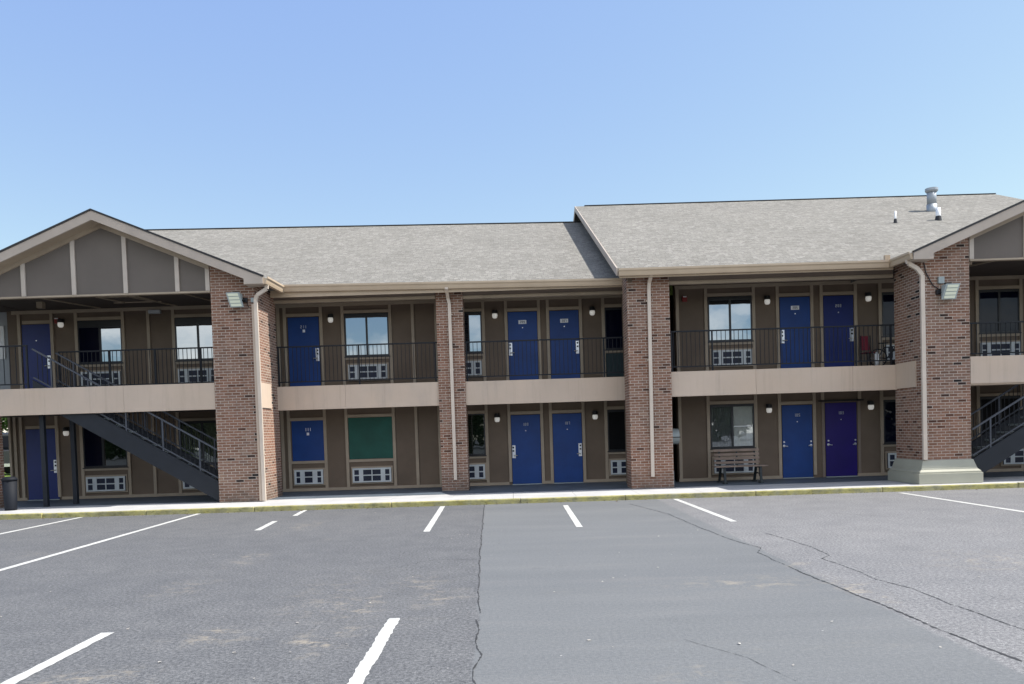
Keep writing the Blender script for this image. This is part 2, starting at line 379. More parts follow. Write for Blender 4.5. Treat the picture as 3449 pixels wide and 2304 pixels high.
# ------------------------------------------------------------------ ground
g = MB(); g.box(-160, 160, -90, KY+.02, -.3, 0); struct(g.build('parking_lot', 'asphalt'))
g = MB(); g.box(-160, 160, KY+.02, 400, -.3, -.02); struct(g.build('ground', 'grass'))
kb = MB(); x = -30.0
while x < 34:
    w_ = random.uniform(2.4, 3.4); dy = random.uniform(-.012, .012); dz = random.uniform(-.006, .006)
    kb.prism([(x+.006, -.05), (x+w_-.006, -.05), (x+w_-.006, WK+dz), (x+.006, WK+dz)], KY+dy, KY+.085); x += w_
struct(kb.build('kerb', 'kerb', bevel=.02))
wk = MB(); x = -30.0
while x < 34:
    wk.box(x+.004, x+1.496, KY+.09, 20.34, -.05, WK-.004-random.uniform(0, .003)); x += 1.5
struct(wk.build('walkway', 'walk'))
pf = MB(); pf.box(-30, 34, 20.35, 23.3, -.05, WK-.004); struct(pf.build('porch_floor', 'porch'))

def ribbon(name, pts, wd, mat, z=.004, jit=0.0, step=.06):
    m = MB(); L_ = []
    for (a, b) in zip(pts[:-1], pts[1:]):
        a, b = Vector((*a, 0)), Vector((*b, 0)); n = max(1, int((b-a).length/step))
        for i in range(n): L_.append(a.lerp(b, i/n))
    L_.append(Vector((*pts[-1], 0))); vs = []
    for i, p in enumerate(L_):
        d = (L_[min(i+1, len(L_)-1)]-L_[max(i-1, 0)]).normalized(); s = Vector((-d.y, d.x, 0))
        ww = wd(i/len(L_)) if callable(wd) else wd
        for sg in (-1, 1):
            q = p+s*sg*(ww/2+random.uniform(-jit, jit)); vs.append((q.x, q.y, z))
    m.add(vs, [(2*i, 2*i+2, 2*i+3, 2*i+1) for i in range(len(L_)-1)])
    return struct(m.build(name, mat))
def pline(x0, y0, x1, y1, jit=.004): ribbon('parking_line', [(x0, y0), (x1, y1)], .112, 'line', .004, jit)
pline(-10.15, 18.38, -10.05, 5); pline(-7.38, 18.38, -7.02, 4)
pline(-4.9, 18.38, -4.8, 17.17); pline(-4.94, 16.19, -4.82, 14.68)
pline(-1.655, 18.3, -1.54, 13.71); pline(1.165, 17.62, 1.14, 13.68); pline(3.78, 18.3, 3.87, 13.78); pline(8.94, 18.1, 9.14, 9)
pline(-1.15, 7.33, -1.14, 1.5, .009); pline(-3.74, 7.12, -3.70, 1.5, .007)
pline(14.2, 18.1, 14.4, 13)
def crack(pts, w0, w1, jit=.012): 
    P = []
    for a, b in zip(pts[:-1], pts[1:]):
        n = max(1, int(math.dist(a, b)/.18))
        for i in range(n): P.append((a[0]+(b[0]-a[0])*i/n+random.uniform(-.012, .012), a[1]+(b[1]-a[1])*i/n))
    P.append(pts[-1]); ribbon('pavement_crack', P, lambda t: (w0+(w1-w0)*t)*random.choice((.2, .45, .7, .9, 1.1)), 'crack', .003, jit*.5, .03)
crack([(-.68, 18.4), (-.56, 13.55), (-.5, 11.18), (-.43, 9.03), (-.39, 7.98), (-.35, 7.44)], .022, .014, .007)
crack([(-.38, 7.2), (-.33, 6.81), (-.35, 6.4), (-.29, 6.03), (-.33, 5.68), (-.32, 5.45), (-.26, 5.2), (-.2, 3)], .016, .014, .006)
crack([(-.52, 10.59), (-1.12, 10.64), (-1.53, 10.18), (-1.91, 9.87)], .012, .006, .005)
crack([(2.6, 17.5), (3.01, 15.3), (3.12, 13.05), (3.23, 11.59), (3.39, 10.81), (3.24, 10.43), (3.25, 9.65), (3.27, 9.17)], .022, .014, .008)
crack([(3.27, 9.17), (3.31, 8.51), (3.38, 7.57), (3.42, 7.05), (3.44, 6.45), (3.47, 6.11), (3.51, 5.61), (3.55, 5.3), (3.6, 3)], .02, .055, .014)
crack([(3.92, 12.19), (4.01, 11.49), (4.07, 10.66), (4.04, 10.02), (3.86, 9.82), (3.91, 9.01), (3.89, 8.42), (4.03, 7.91), (4.01, 7.22), (4.06, 6.63), (4.08, 6.2), (4.2, 4)], .016, .012, .006)
crack([(5.9, 14.6), (7.2, 13.1), (8.8, 12.2)], .01, .006, .005)
crack([(1.35, 6.3), (1.7, 5.75), (1.85, 5.2)], .006, .004, .002)

# loose grit, leaves and scraps lying on the asphalt
m = MB()
for _ in range(110):
    Y = random.uniform(4.8, 18.2); X = random.uniform(-.72, .72)*Y; q = random.uniform(.006, .016)*(1+Y*.04); a = random.uniform(0, 6.3); e = random.uniform(.4, 1)
    ps = [(X+q*math.cos(a+t)*e**(t % 2), Y+q*math.sin(a+t), .005+random.uniform(0, .008)) for t in (0, 1.6, 3.1, 4.7)]
    m.add(ps, [(0, 1, 2, 3)])
gr = m.build('loose_grit', simple('pale_grit', (.36, .34, .31), .9, 0, .1, .4)); gr['kind'] = 'stuff'; gr['label'] = 'pale grit and scraps scattered over the asphalt'; gr['category'] = 'grit'
m = MB()
for _ in range(120):
    Y = KY-abs(random.gauss(0, .12))-.02; X = random.uniform(-13, 13); q = random.uniform(.015, .035); a = random.uniform(0, 6.3)
    m.add([(X+q*math.cos(a+t)*(.5 if t in (1.6, 4.7) else 1), Y+q*math.sin(a+t)*(.5 if t in (1.6, 4.7) else 1), .006+random.uniform(0, .02)) for t in (0, 1.6, 3.1, 4.7)], [(0, 1, 2, 3)])
lf = m.build('dry_leaves', simple('dry_leaf', (.12, .085, .045), .9, 0, .1, .4)); lf['kind'] = 'stuff'; lf['label'] = 'dry brown leaf litter along the foot of the kerb'; lf['category'] = 'leaf litter'

# ------------------------------------------------------------------ the motel
B = root('motel_building', (0, 22, 0), 'long two-storey brown motel with brick pillars, blue doors and grey shingle roofs', 'building')

def wallslab(x0, x1, Y, z0, z1, mat='panel', name='wall'):
    m = MB(); m.box(x0, x1, Y, Y+.25, z0, z1); return m.build(name, mat, B)
wallslab(-14.45, -7.1, YW1, WK, 5.62); wallslab(-7.1, 3.9, YWL, WK, 5.66); wallslab(4.7, 22, YWR, WK, 5.66)
# side returns and the body behind, so that no light comes through
m = MB(); m.box(-14.45, -14.2, YW1+.25, 31, 0, 5.6); m.box(-14.2, 3.9, 30.8, 31, 0, 5.6); m.box(3.9, 4.0, YWR+.6, 31, 0, 5.6); m.box(4.0, 22, 30.8, 31, 0, 5.6); m.box(21.8, 22, YWR+.25, 30.8, 0, 5.6); m.box(-7.1, -7.0, YW1+.25, YWL, WK, 5.6)
m.build('wall', 'panel', B)

D = .045                                    # trims stand proud of the panels
def trims(Y, xs, z0, z1, rails, w=.088, name='wall_trim', mat='trim'):
    """battens at xs from z0 to z1, rails = (x0, x1, za, zb)"""
    for x in xs:
        x, a, b = x if isinstance(x, tuple) else (x, z0, z1)
        m = MB(); m.box(x-w/2, x+w/2, Y-D, Y-.0005, a, b); m.build('wall_batten', mat, B, bevel=.004)
    for (a, b, za, zb) in rails: m = MB(); m.box(a, b, Y-D+.004, Y-.0008, za, zb); m.build('trim_board', mat, B, bevel=.004)
ZT = 5.5
s1 = YW1/YWL
# left gable bay
bx = [-14.35*s1-.02, -13.32*s1, -12.61*s1, -11.24*s1, -10.5*s1, -9.77*s1, -8.4*s1]
trims(YW1, [-14.38]+[x for x in bx if x > -14.3], WK+.08, ZS+.14, [(-14.4, -14.1, WK, WK+.085), (-13.1, -7.3, WK, WK+.085), (-14.06, -13.2, 2.2, 2.28), (bx[2], bx[3], 2.26, 2.34), (bx[2], bx[3], .93, 1.01), (bx[5], bx[6], .93, 1.01), (bx[5], bx[6], 2.28, 2.36)])
trims(YW1, [-14.1]+[x for x in bx if x > -14.1], 3.1, ZT, [(-14.3, -7.3, ZT, ZT+.1), (-14.0, -13.2, 5.22, 5.31), (bx[2], bx[3], 5.27, 5.36), (bx[2], bx[3], 3.93, 4.02), (bx[5], bx[6], 5.27, 5.36), (bx[5], bx[6], 3.93, 4.02)])
# bay 2 and 3 (one wall)
b23 = [-6.71, -6.52, -5.46, -4.83, -3.44, -2.78, -2.1, -.72, -.055, .905, 1.165, 2.125, 2.785]
low = [(-6.8, -.1, WK, WK+.085), (.86, 1.21, WK, WK+.085), (2.08, 4.0, WK, WK+.085),
       (-6.52, -5.46, 2.19, 2.28), (-6.52, -5.46, .93, 1.01), (-4.83, -3.44, 2.24, 2.33), (-4.83, -3.44, .93, 1.01),
       (-2.1, -.72, 2.24, 2.33), (-2.1, -.72, .93, 1.01), (-.055, .905, 2.18, 2.27), (1.165, 2.125, 2.18, 2.27), (2.785, 4.0, 2.24, 2.33), (2.785, 4.0, .93, 1.01)]
trims(YWL, b23, WK+.08, ZS+.14, low)
up = [(-6.8, 4.0, ZT, ZT+.1), (-6.52, -5.46, 5.23, 5.32), (-4.83, -3.44, 5.28, 5.37), (-4.83, -3.44, 3.93, 4.01), (-2.1, -.72, 5.22, 5.31), (-2.1, -.72, 3.93, 4.01),
      (-.055, .905, 5.19, 5.28), (1.165, 2.125, 5.19, 5.28), (2.785, 4.0, 5.22, 5.31), (2.785, 4.0, 3.9, 3.98)]
trims(YWL, b23, 3.1, ZT, up)
# bay 4
b4 = [5.56, 6.9, 7.57, 8.535, 8.8, 9.76, 10.45, 11.85, 13.17, 14.4]
low = [(4.7, 7.62, WK, WK+.085), (9.75, 22, WK, WK+.085), (5.56, 6.9, 2.27, 2.36), (5.56, 6.9, .93, 1.01), (7.57, 8.535, 2.2, 2.29),
       (10.45, 11.85, 2.25, 2.34), (10.45, 11.85, .93, 1.01), (13.17, 14.4, 2.26, 2.34), (13.17, 14.4, .93, 1.01)]
trims(YWR, [4.76, 5.56, 6.9, 7.57, 8.55, (8.79, 2.3, ZS+.14), (9.83, 2.3, ZS+.14)]+b4[6:], WK+.08, ZS+.14, low)
m = MB(); m.box(8.76, 8.84, YWR-.03, YWR, WK, 2.24); m.box(9.77, 9.85, YWR-.03, YWR, WK, 2.24); m.build('door_frame', 'beam', B)
m = MB(); m.box(8.68, 9.93, YWR-.07, YWR, 2.25, 2.29); m.build('door_canopy', 'black', B)
up = [(4.7, 22, ZT+.02, ZT+.12), (5.56, 6.9, 5.29, 5.38), (5.56, 6.9, 3.93, 4.01), (7.57, 8.535, 5.23, 5.32), (8.8, 9.76, 5.23, 5.32), (10.45, 11.85, 5.27, 5.36), (10.45, 11.85, 3.93, 4.01), (13.17, 14.4, 5.25, 5.34), (13.17, 14.4, 3.93, 4.01)]
trims(YWR, [4.76]+b4, 3.1, ZT+.02, up)

m = MB(); m.box(3.9, 5.2, 24.2, 24.3, 0, 5.7); m.box(3.9, 4.72, YWR+.6, 24.2, 5.6, 5.66); m.build('wall', 'ceiling', B)  # added dark panel closes the gap so the passage stays black
# doors
def digits(m, txt, cx, Y, cz, h):
    SEG = {'0': 'abcdef', '1': 'bc', '2': 'abged', '3': 'abgcd', '4': 'fgbc', '5': 'afgcd', '6': 'afgedc', '7': 'abc', '8': 'abcdefg', '9': 'abcdfg'}
    w = h*.5; t = h*.17; n = len(txt); x = cx-(n*w+(n-1)*h*.22)/2
    for ch in txt:
        for sg in SEG[ch]:
            a = {'a': (0, w, h-t, h), 'g': (0, w, h/2-t/2, h/2+t/2), 'd': (0, w, 0, t), 'f': (0, t, h/2, h), 'e': (0, t, 0, h/2), 'b': (w-t, w, h/2, h), 'c': (w-t, w, 0, h/2)}[sg]
            m.box(x+a[0], x+a[1], Y-.004, Y, cz-h/2+a[2], cz-h/2+a[3])
        x += w+h*.22
def door(x0, x1, Y, z0, z1, mat='door', lock=None, num=None, plate=False, peep=True, lever=None, label=None):
    m = MB(); m.box(x0+.012, x1-.012, Y-.022, Y-.004, z0+.02, z1-.014)
    d = m.build('door', mat, B, bevel=.003)
    m = MB(); m.box(x0-.002, x1+.002, Y-.0035, Y-.001, z0+.004, z1); m.build('reveal_shadow', 'black', d)  # black backing sheet stands in for the shadow of the door recess
    if label: d['label'] = label
    m = MB(); m.box(x0, x1, Y-.06, Y-.023, z0-.004, z0+.018); m.build('threshold', 'greymetal', d)
    cx = (x0+x1)/2; fy = Y-.022
    if lock:
        lx = x0+.07 if lock == 'L' else x1-.07; sg = 1 if lock == 'L' else -1
        m = MB(); m.box(lx-.05, lx+.05, fy-.02, fy, z0+.78, z0+1.16); m.build('lock_plate', 'chrome', d, bevel=.008)
        m = MB(); m.box(lx-.03-sg*.01, lx+.02-sg*.01, fy-.026, fy-.021, z0+1.07, z0+1.12); m.build('key_slot', 'black', d); m = MB(); m.box(lx-.03-sg*.01, lx+.02-sg*.01, fy-.026, fy-.021, z0+.97, z0+1.02); m.build('key_slot', 'black', d)
        m = MB(); m.tube([(lx, fy-.02, z0+.86), (lx, fy-.07, z0+.86), (lx+sg*.05, fy-.08, z0+.86), (lx+sg*.11, fy-.075, z0+.855)], .012, 8); m.build('handle', 'brass', d, smooth=True)
    if lever:
        for lx, sg in lever:
            m = MB(); m.tube([(lx, fy-.006, z0+.92), (lx, fy-.012, z0+.92)], .034, 14); m.tube([(lx, fy-.01, z0+.92), (lx, fy-.06, z0+.92)], .012); m.tube([(lx, fy-.06, z0+.92), (lx+sg*.09, fy-.062, z0+.905)], .013); m.tube([(lx, fy-.006, z0+1.03), (lx, fy-.025, z0+1.03)], .024, 12)
            m.build('handle', 'chrome', d)
    if num:
        cz = z0+(z1-z0)*.86 if not plate else z0+(z1-z0)*.85
        if plate:
            m = MB(); m.box(cx-.115, cx+.115, fy-.006, fy, cz-.055, cz+.055); p = m.build('number_plate', 'plate', d)
            m = MB(); digits(m, num, cx, fy-.006, cz, .07); m.build('room_number', 'darkdigit', p)
        else:
            m = MB(); digits(m, num, cx, fy, cz, .085); m.build('room_number', 'digit', d)
    if peep:
        m = MB(); m.tube([(cx, fy, z0+(z1-z0)*.77), (cx, fy-.012, z0+(z1-z0)*.77)], .016, 10); m.build('peephole', 'chrome', d)
    return d
door(-14.08, -13.17, YW1, WK, 2.19, 'doordark', 'R', label='shaded blue door at the far left of the ground floor')
door(-14.04, -13.2, YW1, 3.14, 5.21, 'doordark', 'R', label='shaded blue door at the far left of the upper floor')
door(-6.44, -5.52, YWL, 3.14, 5.22, 'door', 'R', '211', peep=False)
door(-.01, .86, YWL, WK, 2.17, 'door', 'L', '109'); door(1.21, 2.08, YWL, WK, 2.17, 'door', 'R', '107')
door(-.01, .86, YWL, 3.12, 5.18, 'door', 'L', '209', True); door(1.21, 2.08, YWL, 3.12, 5.18, 'door', 'R', '207', True)
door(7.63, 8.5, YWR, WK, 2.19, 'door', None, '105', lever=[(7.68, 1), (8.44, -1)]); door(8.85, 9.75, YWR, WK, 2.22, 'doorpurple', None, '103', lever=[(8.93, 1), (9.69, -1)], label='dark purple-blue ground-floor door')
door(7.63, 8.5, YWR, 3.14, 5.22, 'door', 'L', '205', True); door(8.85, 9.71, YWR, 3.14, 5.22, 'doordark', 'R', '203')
# blue board with a sign where a door was
m = MB(); m.box(-6.44, -5.5, YWL-.02, YWL-.001, 1.01, 2.19); d = m.build('door_board', 'door', B, bevel=.003); d['label'] = 'short blue board filling an old doorway above a small air conditioner'
m = MB(); digits(m, '111', -5.97, YWL-.02, 1.93, .09); m.box(-6.0, -5.93, YWL-.03, YWL-.02, 1.76, 1.84); m.build('room_number', 'plate', d)
m = MB(); m.box(-6.0, -5.93, YWL-.03, YWL-.022, 4.77, 4.85); m.build('peephole', 'plate', B)

# windows
def window(x0, x1, Y, z0, z1, left='glass', right='glass', split=.5, top=.07, curtain=None, label=None):
    m = MB(); t = .035; y0 = Y-.034; y1 = Y-.001
    m.box(x0, x1, y0, y1, z1-top, z1); m.box(x0, x1, y0, y1, z0, z0+t+.01); m.box(x0, x0+t, y0, y1, z0+t+.01, z1-top); m.box(x1-t, x1, y0, y1, z0+t+.01, z1-top)  # top bar deepened: its dark strip stands in for the shadow across the glass
    xm = x0+(x1-x0)*split; m.box(xm-.028, xm+.028, y0-.008, y1, z0+t+.01, z1-top)
    m.box(x0-.03, x1+.03, Y-.075, Y-.047, z0-.03, z0-.004)
    fr = m.build('window', 'frame', B)
    if label: fr['label'] = label
    yy = Y-.02
    for a, b, mt in ((x0+t, xm-.028, left), (xm+.028, x1-t, right)):
        m = MB(); m.box(a, b, yy, yy+.006, z0+t+.01, z1-top); m.build('pane', mt, fr)
    if curtain:
        for a, b, mt in curtain:
            m = MB(); n = int((b-a)/.02); vs = []
            for i in range(n+1):
                x = a+(b-a)*i/n; dy = .0025*math.sin(i*1.3)+.0015*math.sin(i*.57)
                vs += [(x, Y-.005+dy, z0+.05), (x, Y-.005+dy, z1-.07)]
            m.add(vs, [(2*i, 2*i+2, 2*i+3, 2*i+1) for i in range(n)]); m.build('curtain', mt, fr)
    return fr
window(bx[2]+.045, bx[3]-.045, YW1, 4.03, 5.26, 'glassdim', 'glass', .5, .2)
window(bx[5]+.045, bx[6]-.045, YW1, 4.03, 5.26, 'glass', 'glass', .52, .2)
window(bx[2]+.045, bx[3]-.045, YW1, 1.02, 2.26, 'glassdim', 'glassmid', .45)
window(bx[5]+.045, bx[6]-.045, YW1, 1.02, 2.28, 'glasssee', 'glasssee', .52, curtain=[(bx[5]+.09, bx[6]-.09, 'curtaing')])
window(-4.77, -3.49, YWL, 4.02, 5.27, 'glass', 'glass', .5, .1)
m = MB(); m.box(-4.77, -3.49, YWL-.03, YWL-.001, 1.02, 2.23); gb = m.build('window_board', 'green', B); gb['label'] = 'dark green board covering a ground-floor window'
window(-2.05, -.77, YWL, 4.02, 5.21, 'glass', 'glass', .5, .05); window(-2.05, -.77, YWL, 1.02, 2.23, 'glassmid', 'glassmid', .5, .03)
window(2.83, 4.1, YWL, 3.99, 5.21, 'glassdim', 'glassdim', .6); fr = window(2.83, 4.1, YWL, 1.02, 2.23, 'screen', 'screen', .6)
window(5.62, 6.85, YWR, 4.03, 5.28, 'glass', 'glass', .5, .1)
window(5.62, 6.85, YWR, 1.03, 2.26, 'glasssee', 'glasssee', .5, curtain=[(5.66, 6.22, 'curtaind'), (6.25, 6.81, 'curtain')])
m = MB(); m.box(6.27, 6.8, YWR-.03, YWR-.022, 1.62, 1.65); m.build('window_bar', 'white', B)
window(10.5, 11.8, YWR, 4.03, 5.26, 'glassdim', 'glassdim', .5); window(10.5, 11.8, YWR, 1.02, 2.25, 'glassdim', 'glassdim', .5)
window(13.22, 14.36, YWR, 4.03, 5.24, 'glassdim', 'glassdim', .5); window(13.22, 14.36, YWR, 1.02, 2.25, 'screen', 'screen', .5)
m = MB(); m.box(2.84, 4.0, YWL-.012, YWL-.001, 3.2, 3.88); m.build('wall_board', 'teal', B)

# balconies: slab, pale fascia board, soffit
def balcony(x0, x1, yf, yb, z1=ZF, z0=ZS, hole=None, joints=()):
    m = MB(); e = sorted([x0, x1]+list(joints))
    for a, b in zip(e[:-1], e[1:]): m.box(a+.002, b-.002, yf, yf+.05, z0, z1)
    o = m.build('balcony', 'fascia', B, bevel=.003)
    m = MB()
    if hole:
        hx0, hx1, hy = hole
        m.box(x0, hx0, yf+.05, yb, z0+.06, z1-.02); m.box(hx1, x1, yf+.05, yb, z0+.06, z1-.02); m.box(hx0, hx1, hy, yb, z0+.06, z1-.02)
    else: m.box(x0, x1, yf+.05, yb, z0+.06, z1-.02)
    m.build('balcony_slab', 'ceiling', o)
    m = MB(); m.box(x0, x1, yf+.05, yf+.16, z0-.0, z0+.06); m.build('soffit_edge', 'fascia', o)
    return o
balcony(-14.1, -7.44, YF1+.02, YW1-.002, 3.16, 2.49, hole=(-12.1, -7.5, 21.15), joints=(-9.78,))
balcony(-6.43, -1.93, YBL, YWL-.002, 3.105, ZS, joints=(-4.5,)); balcony(-1.22, 3.3, YBL, YWL-.002, 3.09, ZS-.01)
balcony(4.12, 10.0, YBR, YWR-.002, 3.10, ZS, joints=(6.35, 8.85))
m = MB(); m.box(11.16, 18.6, YF5, YF5+.05, 2.505, 3.16); o = m.build('balcony', 'fascia', B, bevel=.003)
m = MB(); m.box(11.16, 18.6, YF5+.05, YF5+.6, 2.47, 2.53); m.build('soffit_edge', 'fascia', o)
m = MB(); m.box(10.2, 11.2, YF5+.65, YWR-.002, 2.56, 3.14); m.box(11.2, 18.6, 20.6, YWR-.002, 2.56, 3.14); m.box(16.4, 18.6, YF5+.05, 20.6, 2.56, 3.14); m.build('balcony_slab', 'ceiling', o)

# ceilings of the upper walkways, beams behind the gutters
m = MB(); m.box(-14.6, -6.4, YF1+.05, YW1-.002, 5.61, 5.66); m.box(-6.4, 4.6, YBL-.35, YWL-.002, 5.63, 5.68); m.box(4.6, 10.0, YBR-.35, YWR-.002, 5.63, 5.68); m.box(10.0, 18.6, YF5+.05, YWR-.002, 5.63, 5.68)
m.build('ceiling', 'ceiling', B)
for x in (-11.7, -9.5, -8.1): m = MB(); m.bar((x-.9 if x < -9 else x-.6, YF1+.15, 5.6), (x, YW1-.1, 5.6), .06, .03); m.build('ceiling_trim', 'trim', B)
m = MB(); m.box(-10.9, -9.8, 21.0, 21.06, 5.585, 5.61); m.box(-10.9, -9.6, 21.9, 21.96, 5.585, 5.61); m.bar((-10.9, 21.0, 5.6), (-10.6, 21.95, 5.6), .06, .03); m.bar((-9.86, 21.0, 5.6), (-9.7, 21.95, 5.6), .06, .03); m.build('ceiling_hatch', 'trim', B)
m = MB(); m.bar((12.6, YF5+.2, 5.615), (11.4, YWR-.2, 5.615), .07, .03); m.build('ceiling_trim', 'trim', B)
m = MB(); m.box(-6.38, -1.95, YBL, YBL+.12, 5.45, 5.63); m.build('beam', 'beam', B); m = MB(); m.box(-1.22, 3.3, YBL, YBL+.12, 5.42, 5.62); m.build('beam', 'beam', B); m = MB(); m.box(4.14, 9.92, YBR, YBR+.12, 5.42, 5.62); m.build('beam', 'beam', B)
m = MB(); m.box(-6.38, -1.95, YBL-.015, YBL+.13, 5.37, 5.45); m.build('beam_trim', 'trim', B); m = MB(); m.box(-1.22, 3.3, YBL-.015, YBL+.13, 5.34, 5.42); m.build('beam_trim', 'trim', B); m = MB(); m.box(4.14, 9.92, YBR-.015, YBR+.13, 5.34, 5.42); m.build('beam_trim', 'trim', B)

# brick pillars
def pillar(poly_top, x0, x1, y0, y1, z0=WK, z1=None):
    m = MB()
    if poly_top: m.prism([(x0, z0), (x1, z0)]+poly_top, y0, y1)
    else: m.box(x0, x1, y0, y1, z0, z1)
    return m.build('brick_pillar', 'brick', B)
P1 = .422
def rz(x): return 7.22-P1*abs(x+10.15)      # underside of the left gable's rake
pillar([(-6.35, rz(-6.45)+.06), (-6.45, rz(-6.45)+.06), (-7.46, rz(-7.46))], -7.46, -6.35, YF1, YF1+.62)
m = MB(); m.box(-6.97, -6.352, YF1+.622, YBL+.1, WK, 5.6); m.build('brick_pillar', 'brick', B)
pillar([(-13.28, rz(-13.28)), (-14.3, 5.62), (-14.35, 5.62)], -14.35, -13.28, YF1, YF1+.62)
pillar(None, -1.94, -1.21, YBL-.05, YBL+.6, z1=5.62)
p3 = pillar(None, 3.06, 4.15, 20.2, 20.95, z1=5.6)
m = MB(); m.box(3.2, 4.1, 20.952, 22.1, WK, 5.6); m.build('wall', 'panel', B)
def rz5(x): return 7.18-P1*abs(x-13.75)
pillar([(11.15, rz5(11.15)), (10.15, 5.62), (9.99, 5.62)], 9.99, 11.15, YF5, YF5+.62, z0=.6)
m = MB(); m.box(9.992, 10.6, YF5+.622, YBR+.1, .6, 5.62); m.build('brick_pillar', 'brick', B)
pillar([(17.5, rz5(17.5)), (16.35, rz5(16.35))], 16.35, 17.5, YF5, YF5+.62)
# fascia boards carried round onto the pillar flanks
m = MB(); m.box(9.955, 9.99, YF5+.28, YBR-.02, 2.48, 3.12); m.build('fascia_board', 'fascia', B); m = MB(); m.box(-6.348, -6.32, YF1+.1, YF1+.95, 2.5, 3.14); m.build('fascia_board', 'fascia', B)
# moulded base of the right-hand pillar
def ring(m, e, z0, z1, e2=None):
    e2 = e if e2 is None else e2
    def q(e, z): return [(9.99-e, YF5-e, z), (11.15+e*.62, YF5-e, z), (11.15+e*.62, 20.4, z), (9.99-e, 20.4, z)]
    m.hexa(q(e, z0), q(e2, z1))
m = MB(); ring(m, .235, WK, .37); ring(m, .2, .37, .405); ring(m, .2, .405, .46, .13); ring(m, .13, .46, .5, .11); ring(m, .11, .5, .68, .04); m.build('pillar_base', 'basep', B, bevel=.008)

# ---------------- roofs
PR = .42
yE, yR = 21.02, 31.0
def slab(m, pts, t=.12):
    m.hexa([Vector(p)-Vector((0, 0, t)) for p in pts], pts)
zl0, zl1 = 5.79, 5.68                      # the left eave drops slightly to the right
m = MB(); slab(m, [(-16.2, yE, zl0+.03), (3.6, yE, zl1), (3.6, yR, 9.75), (-16.2, yR, 10.0)]); slab(m, [(-16.2, yR, 10.0), (3.6, yR, 9.75), (3.6, 41, 5.7), (-16.2, 41, 5.8)])
rl = m.build('roof', 'shingle', B); rl['label'] = 'lower grey shingle roof of the left wing'
m = MB(); m.bar((-16.2, yR, 10.015), (3.5, yR, 9.765), .12, .03); m.build('ridge_cap', 'black', rl)
xr0 = 2.78; yE2 = 19.78
m = MB(); slab(m, [(xr0, yE2, 5.69), (19.2, yE2, 5.69), (19.2, yR, 10.35), (xr0, yR, 10.38)]); slab(m, [(xr0, yR, 10.38), (19.2, yR, 10.35), (19.2, 42, 5.7), (xr0, 42, 5.7)])
m.add([(19.2, yE2, 5.69), (30, yE2, 5.0), (30, yR, 6.2), (19.2, yR, 10.35)], [(0, 1, 2, 3)]); m.add([(19.2, yR, 10.35), (30, yR, 6.2), (30, 42, 4), (19.2, 42, 5.7)], [(0, 1, 2, 3)])
rr = m.build('roof', 'shingle', B); rr['label'] = 'higher grey shingle roof of the right wing'
m = MB(); m.bar((xr0+.35, yR, 10.39), (19.2, yR, 10.36), .12, .03); m.build('ridge_cap', 'black', rr)
# rake board of the right roof and the small gable wall under it
m = MB(); m.hexa([(xr0-.03, yE2-.02, 5.5), (xr0, yE2-.02, 5.5), (xr0, yR, 10.19), (xr0-.03, yR, 10.19)], [(xr0-.03, yE2-.02, 5.7), (xr0, yE2-.02, 5.7), (xr0, yR, 10.39), (xr0-.03, yR, 10.39)])
m.hexa([(xr0-.03, yR, 10.16), (xr0, yR, 10.16), (xr0, 42, 5.5), (xr0-.03, 42, 5.5)], [(xr0-.03, yR, 10.39), (xr0, yR, 10.39), (xr0, 42, 5.72), (xr0-.03, 42, 5.72)])
m.build('rake_board', 'rake', rr)
m = MB(); m.add([(3.1, yE2+.4, 5.4), (3.1, yR, 9.5), (3.1, yR, 10.25), (3.1, yE2+.4, 5.72), (3.2, yE2+.4, 5.4), (3.2, yR, 9.5), (3.2, yR, 10.25), (3.2, yE2+.4, 5.72)], [(0, 1, 2, 3), (7, 6, 5, 4), (0, 3, 7, 4), (0, 4, 5, 1), (2, 1, 5, 6)]); m.add([(3.1, yR, 9.4), (3.1, 41.5, 5.2), (3.1, 41.5, 5.8), (3.1, yR, 10.25)], [(0, 1, 2, 3)]); m.build('gable_wall', 'panel', B)

